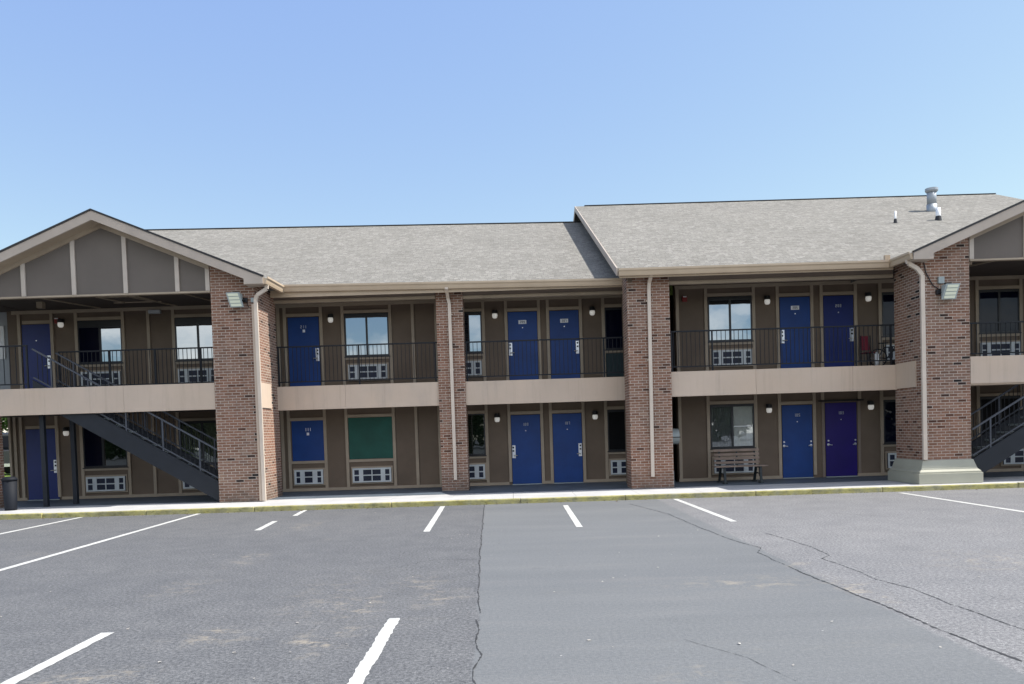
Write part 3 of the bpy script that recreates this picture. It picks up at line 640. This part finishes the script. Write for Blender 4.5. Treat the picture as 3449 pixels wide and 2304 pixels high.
def gable(xc, hw, yf, zt, ztopfn_end, yb, name_label, panel_x, y_wall, zb, battens, side):
    """front-facing gable: roof slabs, rake boards, panelled triangle"""
    ze = zt-P1*hw
    m = MB(); t = .1
    for sg in (-1, 1):
        m.hexa([(xc, yf, zt-t), (xc+sg*hw, yf, ze-t), (xc+sg*hw, yb, ze-t), (xc, yb, zt-t)], [(xc, yf, zt), (xc+sg*hw, yf, ze), (xc+sg*hw, yb, ze), (xc, yb, zt)])
    r_ = m.build('roof', 'shingle', B); r_['label'] = name_label
    m = MB()
    for sg in (-1, 1):
        # drip edge
        m.hexa([(xc, yf-.05, zt-.02), (xc+sg*hw, yf-.05, ze-.02), (xc+sg*hw, yf+.02, ze-.02), (xc, yf+.02, zt-.02)], [(xc, yf-.05, zt+.025), (xc+sg*(hw+.02), yf-.05, ze+.025), (xc+sg*(hw+.02), yf+.02, ze+.025), (xc, yf+.02, zt+.025)])
    m.build('drip_edge', 'black', r_)
    m = MB(); d = .245
    for sg in (-1, 1):
        e = xc+sg*hw; k_ = xc+sg*(hw-.47); zk = zt-P1*(hw-.47)
        a = [(xc, zt-.021), (k_, zk-.021), (k_, zk-d), (xc, zt-d)]
        if sg > 0: a = a[::-1]
        m.prism(a, yf-.03, yf+.02)
        a = [(k_, zk-.021), (e, ze-.021), (e, ze-.18), (k_, ze-.18)]
        if sg > 0: a = a[::-1]
        m.prism(a, yf-.031, yf+.02)
        m.box(min(k_, e), max(k_, e), yf+.02, y_wall, ze-.18, ze-.15)
    m.build('rake_board', 'rake', r_)
    # soffit under the rake
    m = MB()
    for sg in (-1, 1):
        m.hexa([(xc, yf+.02, zt-.23), (xc+sg*(hw-.47), yf+.02, zt-.23-P1*(hw-.47)), (xc+sg*(hw-.47), y_wall+.05, zt-.23-P1*(hw-.47)), (xc, y_wall+.05, zt-.23)], [(xc, yf+.02, zt-.2), (xc+sg*(hw-.47), yf+.02, zt-.2-P1*(hw-.47)), (xc+sg*(hw-.47), y_wall+.05, zt-.2-P1*(hw-.47)), (xc, y_wall+.05, zt-.2)])
    m.build('rake_soffit', 'trim', r_)
    # panelled wall
    x0, x1 = panel_x; zz = lambda x: zt-.22-P1*abs(x-xc)
    m = MB(); m.prism([(x0, zb), (x1, zb), (x1, zz(x1)), (xc, zz(xc)), (x0, zz(x0))], y_wall+.02, y_wall+.12); gw = m.build('gable_wall', 'gable', B)
    for x in battens: m = MB(); m.box(x-.052, x+.052, y_wall-.02, y_wall+.0195, zb+.0, zz(x)-.06); m.build('gable_batten', 'trimlight', gw)
    m = MB()
    for sg in (-1, 1):
        xe = x1 if sg > 0 else x0
        a = [(xc, zz(xc)), (xe, zz(xe)), (xe, zz(xe)-.12), (xc, zz(xc)-.12)]
        if sg > 0: a = a[::-1]
        m.prism(a, y_wall-.03, y_wall+.018)
    m.box(x0, x1, y_wall-.01, y_wall+.13, zb-.045, zb-.002)
    m.build('gable_trim', 'trim', gw)
    return r_
gable(-10.15, 4.15, 19.5, 7.46, None, 25.5, 'front-facing gable roof over the left stair bay', (-13.26, -7.47), YF1, 5.475, [-12.15, -10.88, -9.58, -8.28, -7.52], 1)
gable(13.75, 4.12, 18.7, 7.38, None, 25.4, 'front-facing gable roof at the right edge', (11.17, 16.34), YF5, 5.5, [11.21, 12.52, 13.75, 15.0, 16.3], -1)

# ---------------- gutters and downspouts
def gutter(p, q, along='x'):
    """K-style trough: profile swept from p to q; faces -Y or the given side"""
    prof = [(0, .0), (-.085, .0), (-.1, .05), (-.11, .1), (-.14, .13), (-.14, .175), (-.12, .175), (-.12, .14), (-.0, .14)]
    p, q = Vector(p), Vector(q); m = MB(); vs = []
    d = (q-p).normalized(); s = Vector((d.y, -d.x, 0)); s = -s if along == 'flip' else s
    for e in (p, q):
        for a, b in prof: vs.append(e+s*(-a)+Vector((0, 0, b)))
    n = len(prof); m.add(vs, [(i, (i+1) % n, (i+1) % n+n, i+n) for i in range(n)]+[tuple(range(n)), tuple(range(2*n-1, n-1, -1))])
    return m.build('gutter', 'gutter', B)
gutter((-6.02, yE+.02, 5.585), (3.35, yE+.02, 5.475))
gutter((xr0+.02, yE2+.02, 5.49), (9.55, yE2+.02, 5.49))
gutter((-6.02, 19.5, 5.53), (-6.02, yE, 5.56), 'x'); gutter((9.67, yE2, 5.5), (9.67, 18.72, 5.48), 'x')
gutter((11.5, yE2, 5.49), (11.6, yE2, 5.49))
m = MB(); m.box(-6.3, 3.2, yE+.03, yE+.06, 5.45, 5.66); m.build('eave_board', 'gutter', B); m = MB(); m.box(xr0+.05, 9.7, yE2+.03, yE2+.06, 5.45, 5.66); m.build('eave_board', 'gutter', B)
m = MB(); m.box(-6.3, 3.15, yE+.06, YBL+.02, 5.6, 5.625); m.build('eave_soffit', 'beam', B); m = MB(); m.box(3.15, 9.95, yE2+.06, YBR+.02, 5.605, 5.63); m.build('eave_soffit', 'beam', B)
def spout(pts, w=.085, d=.065):
    m = MB()
    for a, b in zip(pts[:-1], pts[1:]): m.bar(a, b, w, d, up=(0, 1, 0))
    for z in (1.3, 3.4, 4.9):
        lo, hi = sorted((pts[-2][2], pts[-1][2]))
        if lo < z < hi: m.box(pts[-1][0]-w/2-.02, pts[-1][0]+w/2+.02, pts[-1][1]-.006, pts[-1][1]+d/2+.02, z, z+.025)
    return m.build('downspout', 'spout', B)
spout([(-1.6, 20.94, 5.55), (-1.6, 21.39, 5.35), (-1.57, 21.4, 5.2), (-1.56, 21.4, .42)])
spout([(3.63, 19.72, 5.55), (3.63, 20.13, 5.38), (3.62, 20.15, 5.2), (3.6, 20.15, .42)])
spout([(-5.98, 19.72, 5.56), (-5.99, 19.72, 5.44), (-6.24, 19.75, 5.3), (-6.3, 19.8, 5.2), (-6.3, 19.84, WK+.02)])
m = MB(); m.box(-6.42, -6.36, 19.83, 19.897, WK+.02, 5.1); m.build('conduit', 'fascia', B)
spout([(9.62, 18.95, 5.52), (9.64, 18.95, 5.42), (9.86, 18.98, 5.3), (9.99, 19.0, 5.14), (10.0, 19.0, .7)], .095)
m = MB(); m.box(-6.34, -6.22, YBL-.1, YBL-.02, 5.66, 5.8); m.build('splash_guard', 'gutter', B); m = MB(); m.box(9.45, 9.58, 19.72, 19.8, 5.66, 5.8); m.build('splash_guard', 'gutter', B)

# ---------------- railings
def railing(p, q, zb, zt, posts, end_posts=(), sp=.11, dia=.014, low=.13):
    p, q = Vector(p), Vector(q); d = q-p; Ln = d.length
    m = MB(); m.bar((p.x, p.y, zt-.02), (q.x, q.y, zt-.02), .045, .035); m.bar((p.x, p.y, zb+low), (q.x, q.y, zb+low), .03, .03)
    r_ = m.build('railing', 'railm', B)
    m = MB(); n = int(Ln/sp)
    for i in range(1, n):
        a = p+d*(i/n); m.bar((a.x, a.y, zb+low), (a.x, a.y, zt-.03), dia)
    m.build('pickets', 'railm', r_)
    for t in posts:
        a = p+d*t; m = MB(); m.bar((a.x, a.y, zb-.01), (a.x, a.y, zt-.03), .038); m.build('railing_post', 'railm', r_)
    return r_
railing((-6.36, YBL+.1, 0), (-1.95, YBL+.1, 0), 3.1, 4.21, (.01, .51, .985))
railing((-1.2, YBL+.1, 0), (3.3, YBL+.1, 0), 3.09, 4.19, (.01, .845, .98))
railing((4.16, YBR+.1, 0), (9.98, YBR+.1, 0), 3.1, 4.16, (.01, .19, .83, .985))
railing((-12.1, 21.2, 0), (-7.2, 21.2, 0), 3.14, 4.22, (.0, .28, .53, .78, .98))
railing((-13.27, YF1+.1, 0), (-12.2, YF1+.1, 0), 3.15, 4.27, (.98,), sp=.14)
railing((11.18, YF5+.6, 0), (16.3, YF5+.6, 0), 3.14, 4.05, (.02, .56, .98), sp=.12)
m = MB(); m.box(-12.16, -12.05, 20.28, 20.38, WK, ZS+.05); m.build('steel_post', 'steel', B); m = MB(); m.box(-11.76, -11.65, 20.95, 21.05, WK, ZS+.05); m.build('steel_post', 'steel', B)

# grey flank wall of the next block, seen at the far left of the upper floor
m = MB(); m.box(-17, -14.42, 22.9, 23.1, 3.0, 5.6); gs = m.build('wall', 'greywall', B)
m = MB(); m.box(-14.75, -14.6, 22.86, 22.899, 4.25, 5.2); m.build('window', 'white', B)
m = MB(); m.box(-17, -14.1, YF1+.6, 22.9, 2.55, 3.1); m.build('balcony_slab', 'ceiling', B)
m = MB(); m.box(-18, -14.0, YF1-.0, 22.9, 5.6, 5.66); m.build('ceiling', 'ceiling', B)
m = MB(); m.box(-18, -14.1, YF1+.02, YF1+.07, 2.49, 3.16); m.build('balcony', 'fascia', B)
m = MB(); m.box(-14.52, -14.46, YW1-.1, YW1+.25, WK, 2.6); m.build('wall_trim', 'trim', B)
m = MB(); m.box(-12.78, -12.62, 21.45, 21.6, 5.44, 5.61); m.build('junction_box', 'trim', B)

# ------------------------------------------------------------------ stairs
def staircase(x0, z0, x1, z1, y0, y1, rail_h, label, rails_from, rails_to, tilt):
    """stringers from (x0,z0) bottom-edge low end to (x1,z1) high end"""
    st = root('metal_staircase', (x0, (y0+y1)/2, WK), label, 'staircase')
    sl_ = (z1-z0)/(x1-x0); dep = .5; sg = 1 if x1 > x0 else -1
    for y in (y0, y1-.05):
        xf = x0-sg*0  # foot
        poly = [(x0, z0), (x1, z1), (x1, z1+dep), (x0, z0+dep)]
        if sg < 0: poly = poly[::-1]
        m = MB(); m.prism(poly, y, y+.05); m.build('stringer', 'steel', st, bevel=.003)
        m = MB(); m.bar((x0, y+.025, z0+dep+.01), (x1, y+.025, z1+dep+.01), .07, .02); m.build('stringer_flange', 'steel', st)
    n = 15
    m = MB()
    for i in range(n):
        t = (i+.7)/n; x = x0+(x1-x0)*t; z = z0+(z1-z0)*t+dep*.62
        m.box(x-.14, x+.14, y0+.05, y1-.05, z-.05, z)
    m.build('treads', 'greymetal', st)
    for y in (y0+.02, y1-.03):
        hr = lambda x: z0+dep+sl_*(x-x0)+rail_h
        a, b = rails_from, rails_to
        m = MB(); m.bar((a, y, hr(a)), (b, y, hr(b)), .04, .04); m.bar((a, y, hr(a)-rail_h+.1), (b, y, hr(b)-rail_h+.1), .03, .03)
        r_ = m.build('handrail', 'stairrail', st)
        m = MB(); k_ = int(abs(b-a)/.115)
        for i in range(1, k_):
            x = a+(b-a)*i/k_; m.bar((x, y, hr(x)-rail_h+.1), (x, y, hr(x)), .014)
        m.build('pickets', 'railm', r_)
        for i in range(5):
            x = a+(b-a)*(i+.5)/5; m = MB(); m.bar((x, y, hr(x)-rail_h-.12), (x, y, hr(x)), .036); m.build('railing_post', 'stairrail', r_)
    return st
staircase(-7.47, -.02+.14, -12.12, 2.86, YF1+.12, 21.1, .82, 'dark steel staircase climbing leftward under the left gable', -7.5, -12.1, 0)
staircase(11.25, .12, 15.9, 2.9, 19.25, 20.4, .74, 'dark steel staircase climbing rightward at the right edge', 11.3, 15.8, 0)

# ------------------------------------------------------------------ air conditioners
def make_ac(loc, label, W=1.13, cols=2, sleeve=True):
    x, Y, z = loc; t = root('ac_unit', loc, label, 'air conditioner', 'wall air conditioners')
    h = .42; m = MB(); m.box(x-W/2, x+W/2, Y-.09, Y-.002, z, z+h); m.build('casing', 'acblue', t)
    if sleeve:
        m = MB(); a = .045
        m.box(x-W/2-a, x+W/2+a, Y-.05, Y-.002, z-a, z); m.box(x-W/2-a, x+W/2+a, Y-.05, Y-.002, z+h, z+h+a); m.box(x-W/2-a, x-W/2, Y-.05, Y-.002, z, z+h); m.box(x+W/2, x+W/2+a, Y-.05, Y-.002, z, z+h)
        m.build('sleeve', 'trim', t)
    # white grille frame with dark openings
    y0, y1 = Y-.105, Y-.0905; m = MB()
    if cols == 2: op = [(.045, .165), (.275, .49), (.515, .73), (.845, .955)]
    else: op = [(.07, .2), (.36, .63), (.8, .93)]
    xs = [0]+[v for o in op for v in o]+[1]
    for i in range(0, len(xs), 2): m.box(x-W/2+xs[i]*W, x-W/2+xs[i+1]*W, y0, y1, z, z+h)
    rows = [(0, .1), (.46, .54), (.88, 1)]
    for a, b in op:
        for c, d in rows: m.box(x-W/2+a*W, x-W/2+b*W, y0+.001, y1, z+c*h, z+d*h)
    m.build('grille', 'acwhite', t, bevel=.003)
    for a, b in op:
        n = 9; m = MB()
        for i in range(n):
            zz = z+h*(.1+.78*(i+.5)/n)
            if .44*h < zz-z < .56*h: continue
            m.box(x-W/2+a*W, x-W/2+b*W, y0+.006, y1+.0, zz-.004, zz+.004)
        m.build('louvers', 'acblue', t)
    return t
acs = [
 (-4.12, YWL, .33, 'white air conditioner directly under the dark green window board'),
 (-11.78, YW1, .33, 'white air conditioner under the staircase, beside the far left ground-floor door'),
 (-8.98, YW1, .33, 'white air conditioner mostly hidden by the foot of the left staircase'),
 (-11.78, YW1, 3.36, 'upper-floor white air conditioner nearest the far left navy door'),
 (-8.98, YW1, 3.36, 'upper-floor white air conditioner just left of the leftmost full brick pillar'),
 (-4.13, YWL, 3.35, 'upper-floor white air conditioner straight above the green window board'),
 (-1.37, YWL, 3.36, 'upper-floor white air conditioner half hidden by the narrow brick pillar'),
 (-1.37, YWL, .33, 'ground-floor white air conditioner half hidden by the narrow brick pillar'),
 (3.45, YWL, .33, 'air conditioner under the black ground-floor window, cut by the middle brick pillar'),
 (6.25, YWR, 3.36, 'upper-floor white air conditioner above the bench'),
 (6.25, YWR, .33, 'ground-floor air conditioner behind the wooden bench'),
 (11.14, YWR, 3.36, 'upper-floor air conditioner behind the bicycle and red chair'),
 (11.14, YWR, .33, 'ground-floor air conditioner edge beside the moulded pillar base'),
 (13.78, YWR, 3.34, 'upper-floor white air conditioner at the right edge of the photo'),
 (14.4, YWR, .33, 'ground-floor white air conditioner under the right staircase')]
a0 = make_ac(acs[0][:3], acs[0][3])
for x, y, z, lb in acs[1:]: copy_thing(a0, (x, y, z), lb)
make_ac((-5.97, YWL, .33), 'small narrow white air conditioner under the short blue board', .84, 1)

# ------------------------------------------------------------------ wall lamps
def make_lamp(loc, label):
    x, Y, z = loc; t = root('wall_lamp', loc, label, 'wall lamp', 'lamps beside the room doors')
    m = MB(); m.box(x-.06, x+.06, Y-.02, Y, z-.02, z+.14); m.build('back_plate', 'black', t)
    m = MB(); m.tube([(x, Y-.09, z+.135), (x, Y-.09, z+.12), (x, Y-.09, z+.02)], [.03, .075, .088], 14); m.build('cap', 'black', t, smooth=False)
    m = MB(); m.tube([(x, Y-.09, z+.02), (x, Y-.09, z-.03), (x, Y-.09, z-.09), (x, Y-.09, z-.115)], [.072, .08, .07, .045], 14); m.build('lamp_glass', 'lampglass', t, smooth=True)
    return t
lamps = [
 (-5.16, YWL, 5.14, 'wall lamp between the upper blue door and window nearest the left gable'),
 (-12.86, YW1, 5.2, 'wall lamp right of the far left navy door on the upper floor'),
 (-12.86, YW1, 2.08, 'wall lamp right of the far left ground-floor door'),
 (-.375, YWL, 5.11, 'upper-floor wall lamp just right of the narrow brick pillar window'),
 (2.465, YWL, 5.11, 'upper-floor wall lamp left of the dark window by the middle brick pillar'),
 (-.4, YWL, 2.09, 'ground-floor wall lamp left of the middle pair of blue doors'),
 (2.465, YWL, 2.08, 'ground-floor wall lamp right of the middle pair of blue doors'),
 (7.27, YWR, 5.13, 'upper-floor wall lamp above the right end of the bench bay'),
 (7.26, YWR, 2.1, 'ground-floor wall lamp right of the bench'),
 (10.1, YWR, 5.13, 'upper-floor wall lamp above the red chair'),
 (10.12, YWR, 2.1, 'ground-floor wall lamp right of the dark purple door')]
l0 = make_lamp(lamps[0][:3], lamps[0][3])
for x, y, z, lb in lamps[1:]: copy_thing(l0, (x, y, z), lb)

# ------------------------------------------------------------------ flood lights
def flood(loc, sg, label):
    x, Y, z = loc; t = root('floodlight', loc, label, 'floodlight', 'floodlights on the brick pillars')
    m = MB(); m.box(x+sg*.2-.05, x+sg*.2+.05, Y-.06, Y, z-.05, z+.06); m.tube([(x+sg*.2, Y-.05, z), (x+sg*.16, Y-.12, z-.02)], .025); m.build('mount', 'black', t)
    # tilted housing: front face looks down and outwards
    def P(a, b, c): return (x+a+sg*(-.10)*(b/.4)*.9, Y-.16-c-.09*b/.4, z+b)
    fr = [P(-.17, -.2, .06), P(.17, -.2, .06), P(.17, .17, .0), P(-.17, .17, .0)]; bk = [(x-.15, Y-.06, z-.16), (x+.15, Y-.06, z-.16), (x+.15, Y-.08, z+.15), (x-.15, Y-.08, z+.15)]
    fr = [(x-.17+sg*.045, Y-.2, z-.2), (x+.17+sg*.045, Y-.2, z-.2), (x+.17-sg*.045, Y-.26, z+.17), (x-.17-sg*.045, Y-.26, z+.17)]
    m = MB(); m.hexa(bk, fr); hs = m.build('housing', 'greymetal', t, bevel=.01)
    a, b, c, d = [Vector(p) for p in fr]; nrm = (b-a).cross(d-a).normalized()
    if nrm.y > 0: nrm = -nrm
    for i in range(4):
        t0, t1 = .07+i*.225, .07+i*.225+.175; q = []
        for tt in (t0, t1):
            for ss in (.12, .88): q.append(a.lerp(d, tt).lerp(b.lerp(c, tt), ss)+nrm*.006)
        m = MB(); m.hexa([q[0], q[1], q[3], q[2]], [p+nrm*.01 for p in (q[0], q[1], q[3], q[2])]); m.build('lens', 'lens', t)
    return t
flood((-6.78, YF1, 5.2), 1, 'square floodlight on the brick pillar of the left gable')
flood((10.58, YF5, 4.72), -1, 'square floodlight on the brick pillar at the right, above the moulded base')
m = MB(); m.tube([(-6.56, YF1-.02, 5.16), (-6.5, YF1-.05, 5.02), (-6.42, YF1-.03, 5.0), (-6.34, YF1-.02, 5.15), (-6.33, YF1-.02, 5.4)], .01, 6); tag(m.build('cable', 'black', at=(-6.5, YF1, 5.0)), 'thin black cable beside the left floodlight', 'cable')
m = MB(); m.tube([(10.05, YF5-.02, 5.45), (10.1, YF5-.02, 5.2), (10.25, YF5-.03, 4.9), (10.4, YF5-.03, 4.8), (10.48, YF5-.06, 4.75)], .012, 6); tag(m.build('cable', 'black', at=(10.2, YF5, 4.8)), 'thin black cable running down to the right floodlight', 'cable')
m = MB(); m.box(10.38, 10.52, YF5-.07, YF5, 4.93, 5.09); tag(m.build('junction_box', 'greymetal', at=(10.45, YF5, 4.93), bevel=.01), 'small pale electrical box above the right floodlight', 'electrical box')
m = MB(); m.box(-6.44, -6.35, YF1-.06, YF1, 5.14, 5.26); tag(m.build('junction_box', 'greymetal', at=(-6.4, YF1, 5.14), bevel=.01), 'small grey electrical box beside the left floodlight at the pillar corner', 'electrical box')

# fire alarms, emergency light, meter
def alarm(loc, label):
    x, Y, z = loc; t = root('fire_alarm', loc, label, 'fire alarm')
    m = MB(); m.box(x-.07, x+.07, Y-.06, Y, z-.09, z+.07); m.build('housing', 'alarm', t, bevel=.008)
    m = MB(); m.box(x-.05, x+.05, Y-.08, Y-.061, z+.03, z+.06); m.build('strobe', 'white', t)
alarm((4.97, YWR, 5.26), 'red fire alarm on the upper wall beside the middle brick pillar'); alarm((-12.99, YW1, 5.3), 'dark red fire alarm near the far left navy door')
m = MB(); m.box(-10.32, -9.98, YW1-.12, YW1, 5.4, 5.5); em = tag(m.build('emergency_light', 'acwhite', at=(-10.15, YW1, 5.4), bevel=.015), 'flat white emergency light high on the wall under the left gable', 'emergency light')
t = root('electric_meter', (4.5, 21.2, 1.2), 'grey round electric meter peeking from behind the middle brick pillar', 'electric meter')
m = MB(); m.box(4.1, 4.25, 21.1, 21.35, 1.15, 1.65); m.build('box', 'greymetal', t); m = MB(); m.tube([(4.25, 21.22, 1.42), (4.5, 21.22, 1.42)], .21, 20); m.build('dial', 'greymetal', t); m = MB(); m.box(4.2, 4.52, 20.99, 21.0, 1.39, 1.41); m.build('band', 'black', t)
m = MB(); m.box(4.18, 4.32, 20.97, 21.2, WK, .5); tag(m.build('utility_box', 'greymetal', at=(4.25, 21.0, WK), bevel=.01), 'low grey utility box on the walkway behind the middle brick pillar', 'utility box')

# ------------------------------------------------------------------ bench
t = root('park_bench', (6.15, 21.1, WK), 'weathered wooden slat bench with black iron legs on the ground-floor walkway', 'bench')
m = MB()
for i, z in enumerate((.99, .875, .77, .66)): m.box(5.5, 6.74, 21.42-.0-i*.02, 21.445-i*.02, z-.035, z+.035)
m.build('backrest', 'wood', t, bevel=.004)
m = MB()
for i in range(4): m.box(5.42, 6.82, 20.9+i*.115, 20.99+i*.115, .555, .585)
m.build('seat', 'wood', t, bevel=.004)
for x in (5.66, 6.62):
    m = MB(); m.bar((x, 20.88, WK), (x, 20.95, .55), .06, .05); m.bar((x, 21.5, WK), (x, 21.32, .55), .06, .05); m.bar((x, 20.9, .54), (x, 21.4, .54), .05, .04); m.bar((x, 21.38, .5), (x, 21.48, 1.03), .045, .03)
    m.bar((x, 20.84, WK+.015), (x, 20.98, WK+.015), .11, .03); m.bar((x, 21.42, WK+.015), (x, 21.56, WK+.015), .11, .03); m.tube([(x, 20.92, .33), (x, 21.2, .38), (x, 21.42, .33)], .018)
    m.build('leg', 'iron', t)
m = MB(); m.bar((6.13, 21.36, .56), (6.13, 21.47, 1.02), .04, .03); m.build('brace', 'iron', t)

# ------------------------------------------------------------------ rubbish bin
t = root('trash_can', (-12.58, 19.62, WK), 'black lidded rubbish bin at the far left of the walkway', 'rubbish bin')
m = MB(); m.tube([(-12.58, 19.62, WK), (-12.58, 19.62, WK+.05), (-12.58, 19.62, .86)], [.135, .14, .165], 18); m.build('body', 'bin', t, smooth=True)
m = MB(); m.tube([(-12.58, 19.62, .86), (-12.58, 19.62, .9), (-12.58, 19.62, .94), (-12.58, 19.62, .96)], [.178, .18, .15, .08], 18); m.build('lid', 'bin', t, smooth=True)

# ------------------------------------------------------------------ red chair and bicycle on the upper walkway
t = root('folding_chair', (9.8, 21.3, 3.1), 'red-backed chair behind the upper railing near the right brick pillar', 'chair')
m = MB(); m.add([(9.6, 21.5, 3.6), (9.86, 21.5, 3.6), (9.85, 21.6, 4.0), (9.61, 21.6, 4.0), (9.6, 21.52, 3.6), (9.86, 21.52, 3.6), (9.85, 21.62, 4.0), (9.61, 21.62, 4.0)], [(0, 1, 2, 3), (7, 6, 5, 4), (0, 4, 5, 1), (1, 5, 6, 2), (2, 6, 7, 3), (3, 7, 4, 0)]); m.build('backrest', 'red', t, bevel=.01)
m = MB(); m.box(9.61, 9.86, 21.16, 21.5, 3.5, 3.53); m.build('seat', 'red', t, bevel=.01)
for x in (9.61, 9.86):
    for y in (21.14, 21.5): m = MB(); m.bar((x, y, 3.1), (x, y, 3.52 if y < 21.3 else 4.0), .022); m.build('leg', 'railm', t)
t = root('bicycle', (10.05, 21.2, 3.1), 'dark bicycle leaning behind the upper railing beside the red chair', 'bicycle')
for xw in (9.86, 10.42):
    m = MB(); R_ = .23; pts = [(xw+R_*math.cos(a*math.pi/12), 21.05, 3.1+R_+.02+R_*math.sin(a*math.pi/12)) for a in range(25)]
    m.tube(pts, .018, 6, False); wh = m.build('wheel', 'rubber', t)
    m = MB()
    for a in range(8): m.bar((xw, 21.05, 3.35), (xw+R_*math.cos(a*math.pi/4), 21.05, 3.35+R_*math.sin(a*math.pi/4)), .004)
    m.build('spokes', 'chrome', wh)
m = MB(); fp = {'bb': (10.1, 21.05, 3.33), 'r': (9.86, 21.05, 3.35), 's': (10.02, 21.05, 3.62), 'h': (10.33, 21.05, 3.64), 'f': (10.42, 21.05, 3.35)}
for a, b in (('bb', 'r'), ('r', 's'), ('bb', 's'), ('s', 'h'), ('bb', 'h'), ('h', 'f')): m.tube([fp[a], fp[b]], .016, 8)
m.build('frame', 'black', t)
m = MB(); m.tube([(10.02, 21.05, 3.62), (10.0, 21.05, 3.72)], .013); m.box(9.9, 10.12, 21.0, 21.1, 3.72, 3.75); m.build('saddle', 'black', t)
m = MB(); m.tube([(10.33, 21.05, 3.64), (10.32, 21.05, 3.76)], .013); m.tube([(10.3, 20.85, 3.78), (10.33, 21.05, 3.76), (10.3, 21.25, 3.78)], .014); m.build('handlebar', 'black', t)
m = MB(); m.tube([(9.78, 20.95, 3.1), (9.78, 20.95, 3.45)], [.05, .06], 10); m.tube([(9.78, 20.95, 3.45), (9.78, 20.95, 3.5)], [.03, .03], 10); tag(m.build('bottle', 'white', at=(9.78, 20.95, 3.1), smooth=True), 'small white jug in front of the red chair on the upper floor', 'jug')
m = MB(); m.box(10.15, 10.5, 20.75, 21.0, 3.1, 3.28); tag(m.build('storage_box', 'black', at=(10.3, 20.9, 3.1), bevel=.02), 'low black box on the upper walkway beside the brick pillar flank', 'box')

# ------------------------------------------------------------------ roof vents
def roofz(y): return 5.69+PR*(y-yE2)
t = root('roof_vent', (14.75, 27.3, roofz(27.3)), 'large round metal roof vent with a flat cap on the right roof', 'roof vent')
X, Yv = 14.72, 27.3; zb = roofz(Yv)
m = MB(); m.tube([(X, Yv, zb-.2), (X, Yv, zb+.18)], .165, 24); m.build('flashing', 'vent', t, smooth=True)
m = MB(); m.tube([(X, Yv, zb+.16), (X, Yv, zb+.66)], .15, 24); m.build('pipe', 'vent', t, smooth=True)
m = MB(); m.tube([(X, Yv, zb+.6), (X, Yv, zb+.65), (X, Yv, zb+.73), (X, Yv, zb+.76)], [.17, .205, .205, .06], 24); m.build('cap', 'vent', t)
for X, Yv, hh, rr_, lb in ((13.9, 25.4, .36, .072, 'short white vent pipe in front of the large roof vent'), (12.4, 25.15, .34, .028, 'thin white vent pipe standing left of the large roof vent')):
    zb = roofz(Yv); t = root('vent_pipe', (X, Yv, zb), lb, 'vent pipe')
    m = MB(); m.tube([(X, Yv, zb-.1), (X, Yv, zb+hh)], rr_, 14); m.build('pipe', 'pvc', t, smooth=True)
    m = MB(); m.tube([(X, Yv, zb-.06), (X, Yv, zb+.1)], [rr_+.035, rr_+.01], 14); m.build('boot', 'black', t)

# ------------------------------------------------------------------ behind the passage at the far left
t = root('parked_truck', (-29.6, 47, 0), 'dark parked truck seen through the gap at the far left', 'truck')
m = MB(); m.box(-31.5, -28.9, 46, 49.5, .55, 1.5); m.build('body', 'truck', t, bevel=.08); m = MB(); m.box(-31.3, -29.05, 46.6, 49.2, 1.5, 2.5); cb = m.build('cab', 'truck', t, bevel=.15)
m = MB(); m.box(-31.1, -29.2, 46.585, 46.6, 1.65, 2.3); m.build('window', 'glassdim', cb)
m = MB(); m.box(-31.5, -28.9, 45.85, 46, .5, .68); m.build('bumper', 'chromeb', t); m = MB(); m.box(-29.1, -28.88, 45.97, 46.01, 1.15, 1.5); m.build('tail_light', 'tail', t)
for x, y in ((-29.1, 46.8), (-31.3, 46.8), (-29.1, 48.8), (-31.3, 48.8)):
    m = MB(); m.tube([(x-.12, y, .38), (x+.12, y, .38)], .38, 18); m.build('wheel', 'rubber', t)
def foliage(m, n, cx, cy, cz, rx, ry, rz_, s):
    for _ in range(n):
        while True:
            a, b, c = (random.uniform(-1, 1) for _ in range(3))
            if .25 < a*a+b*b+c*c < 1: break
        p = Vector((cx+a*rx, cy+b*ry, cz+c*rz_)); d1 = Vector((random.gauss(0, 1), random.gauss(0, 1), random.gauss(0, 1))).normalized(); d2 = d1.orthogonal().normalized()
        q = random.uniform(.6, 1.3)*s; m.add([p-d1*q, p+d2*q*.6, p+d1*q, p-d2*q*.6], [(0, 1, 2, 3)])
for X, Y, hh, lb in ((-31, 56, 8, 'green tree behind the dark truck at the far left'), (-36, 58, 9, 'leafy tree left of the one behind the dark truck')):
    t = root('broadleaf_tree', (X, Y, 0), lb, 'tree'); m = MB(); m.tube([(X, Y, 0), (X+.1, Y, 2), (X, Y, hh*.7)], [.25, .2, .08]); m.build('trunk', 'bark', t)
    m = MB()
    for _ in range(9): foliage(m, 260, X+random.uniform(-1.8, 1.8), Y+random.uniform(-1.5, 1.5), hh*.55+random.uniform(-1.8, 2), 1.4, 1.4, 1.1, .2)
    m.build('crown', 'leaf', t)
# woods across the road behind the camera: mirrored by the ground-floor windows
m = MB()
for i in range(46):
    x = -46+i*2.1+random.uniform(-1, 1); foliage(m, 420, x, -34+random.uniform(-2, 2), random.uniform(2.2, 4.4), 2.4, 2.2, 3.0, .42)
wd = m.build('distant_woods', 'leaf'); wd['kind'] = 'stuff'; wd['label'] = 'mass of green trees mirrored in the ground-floor windows'; wd['category'] = 'woods'
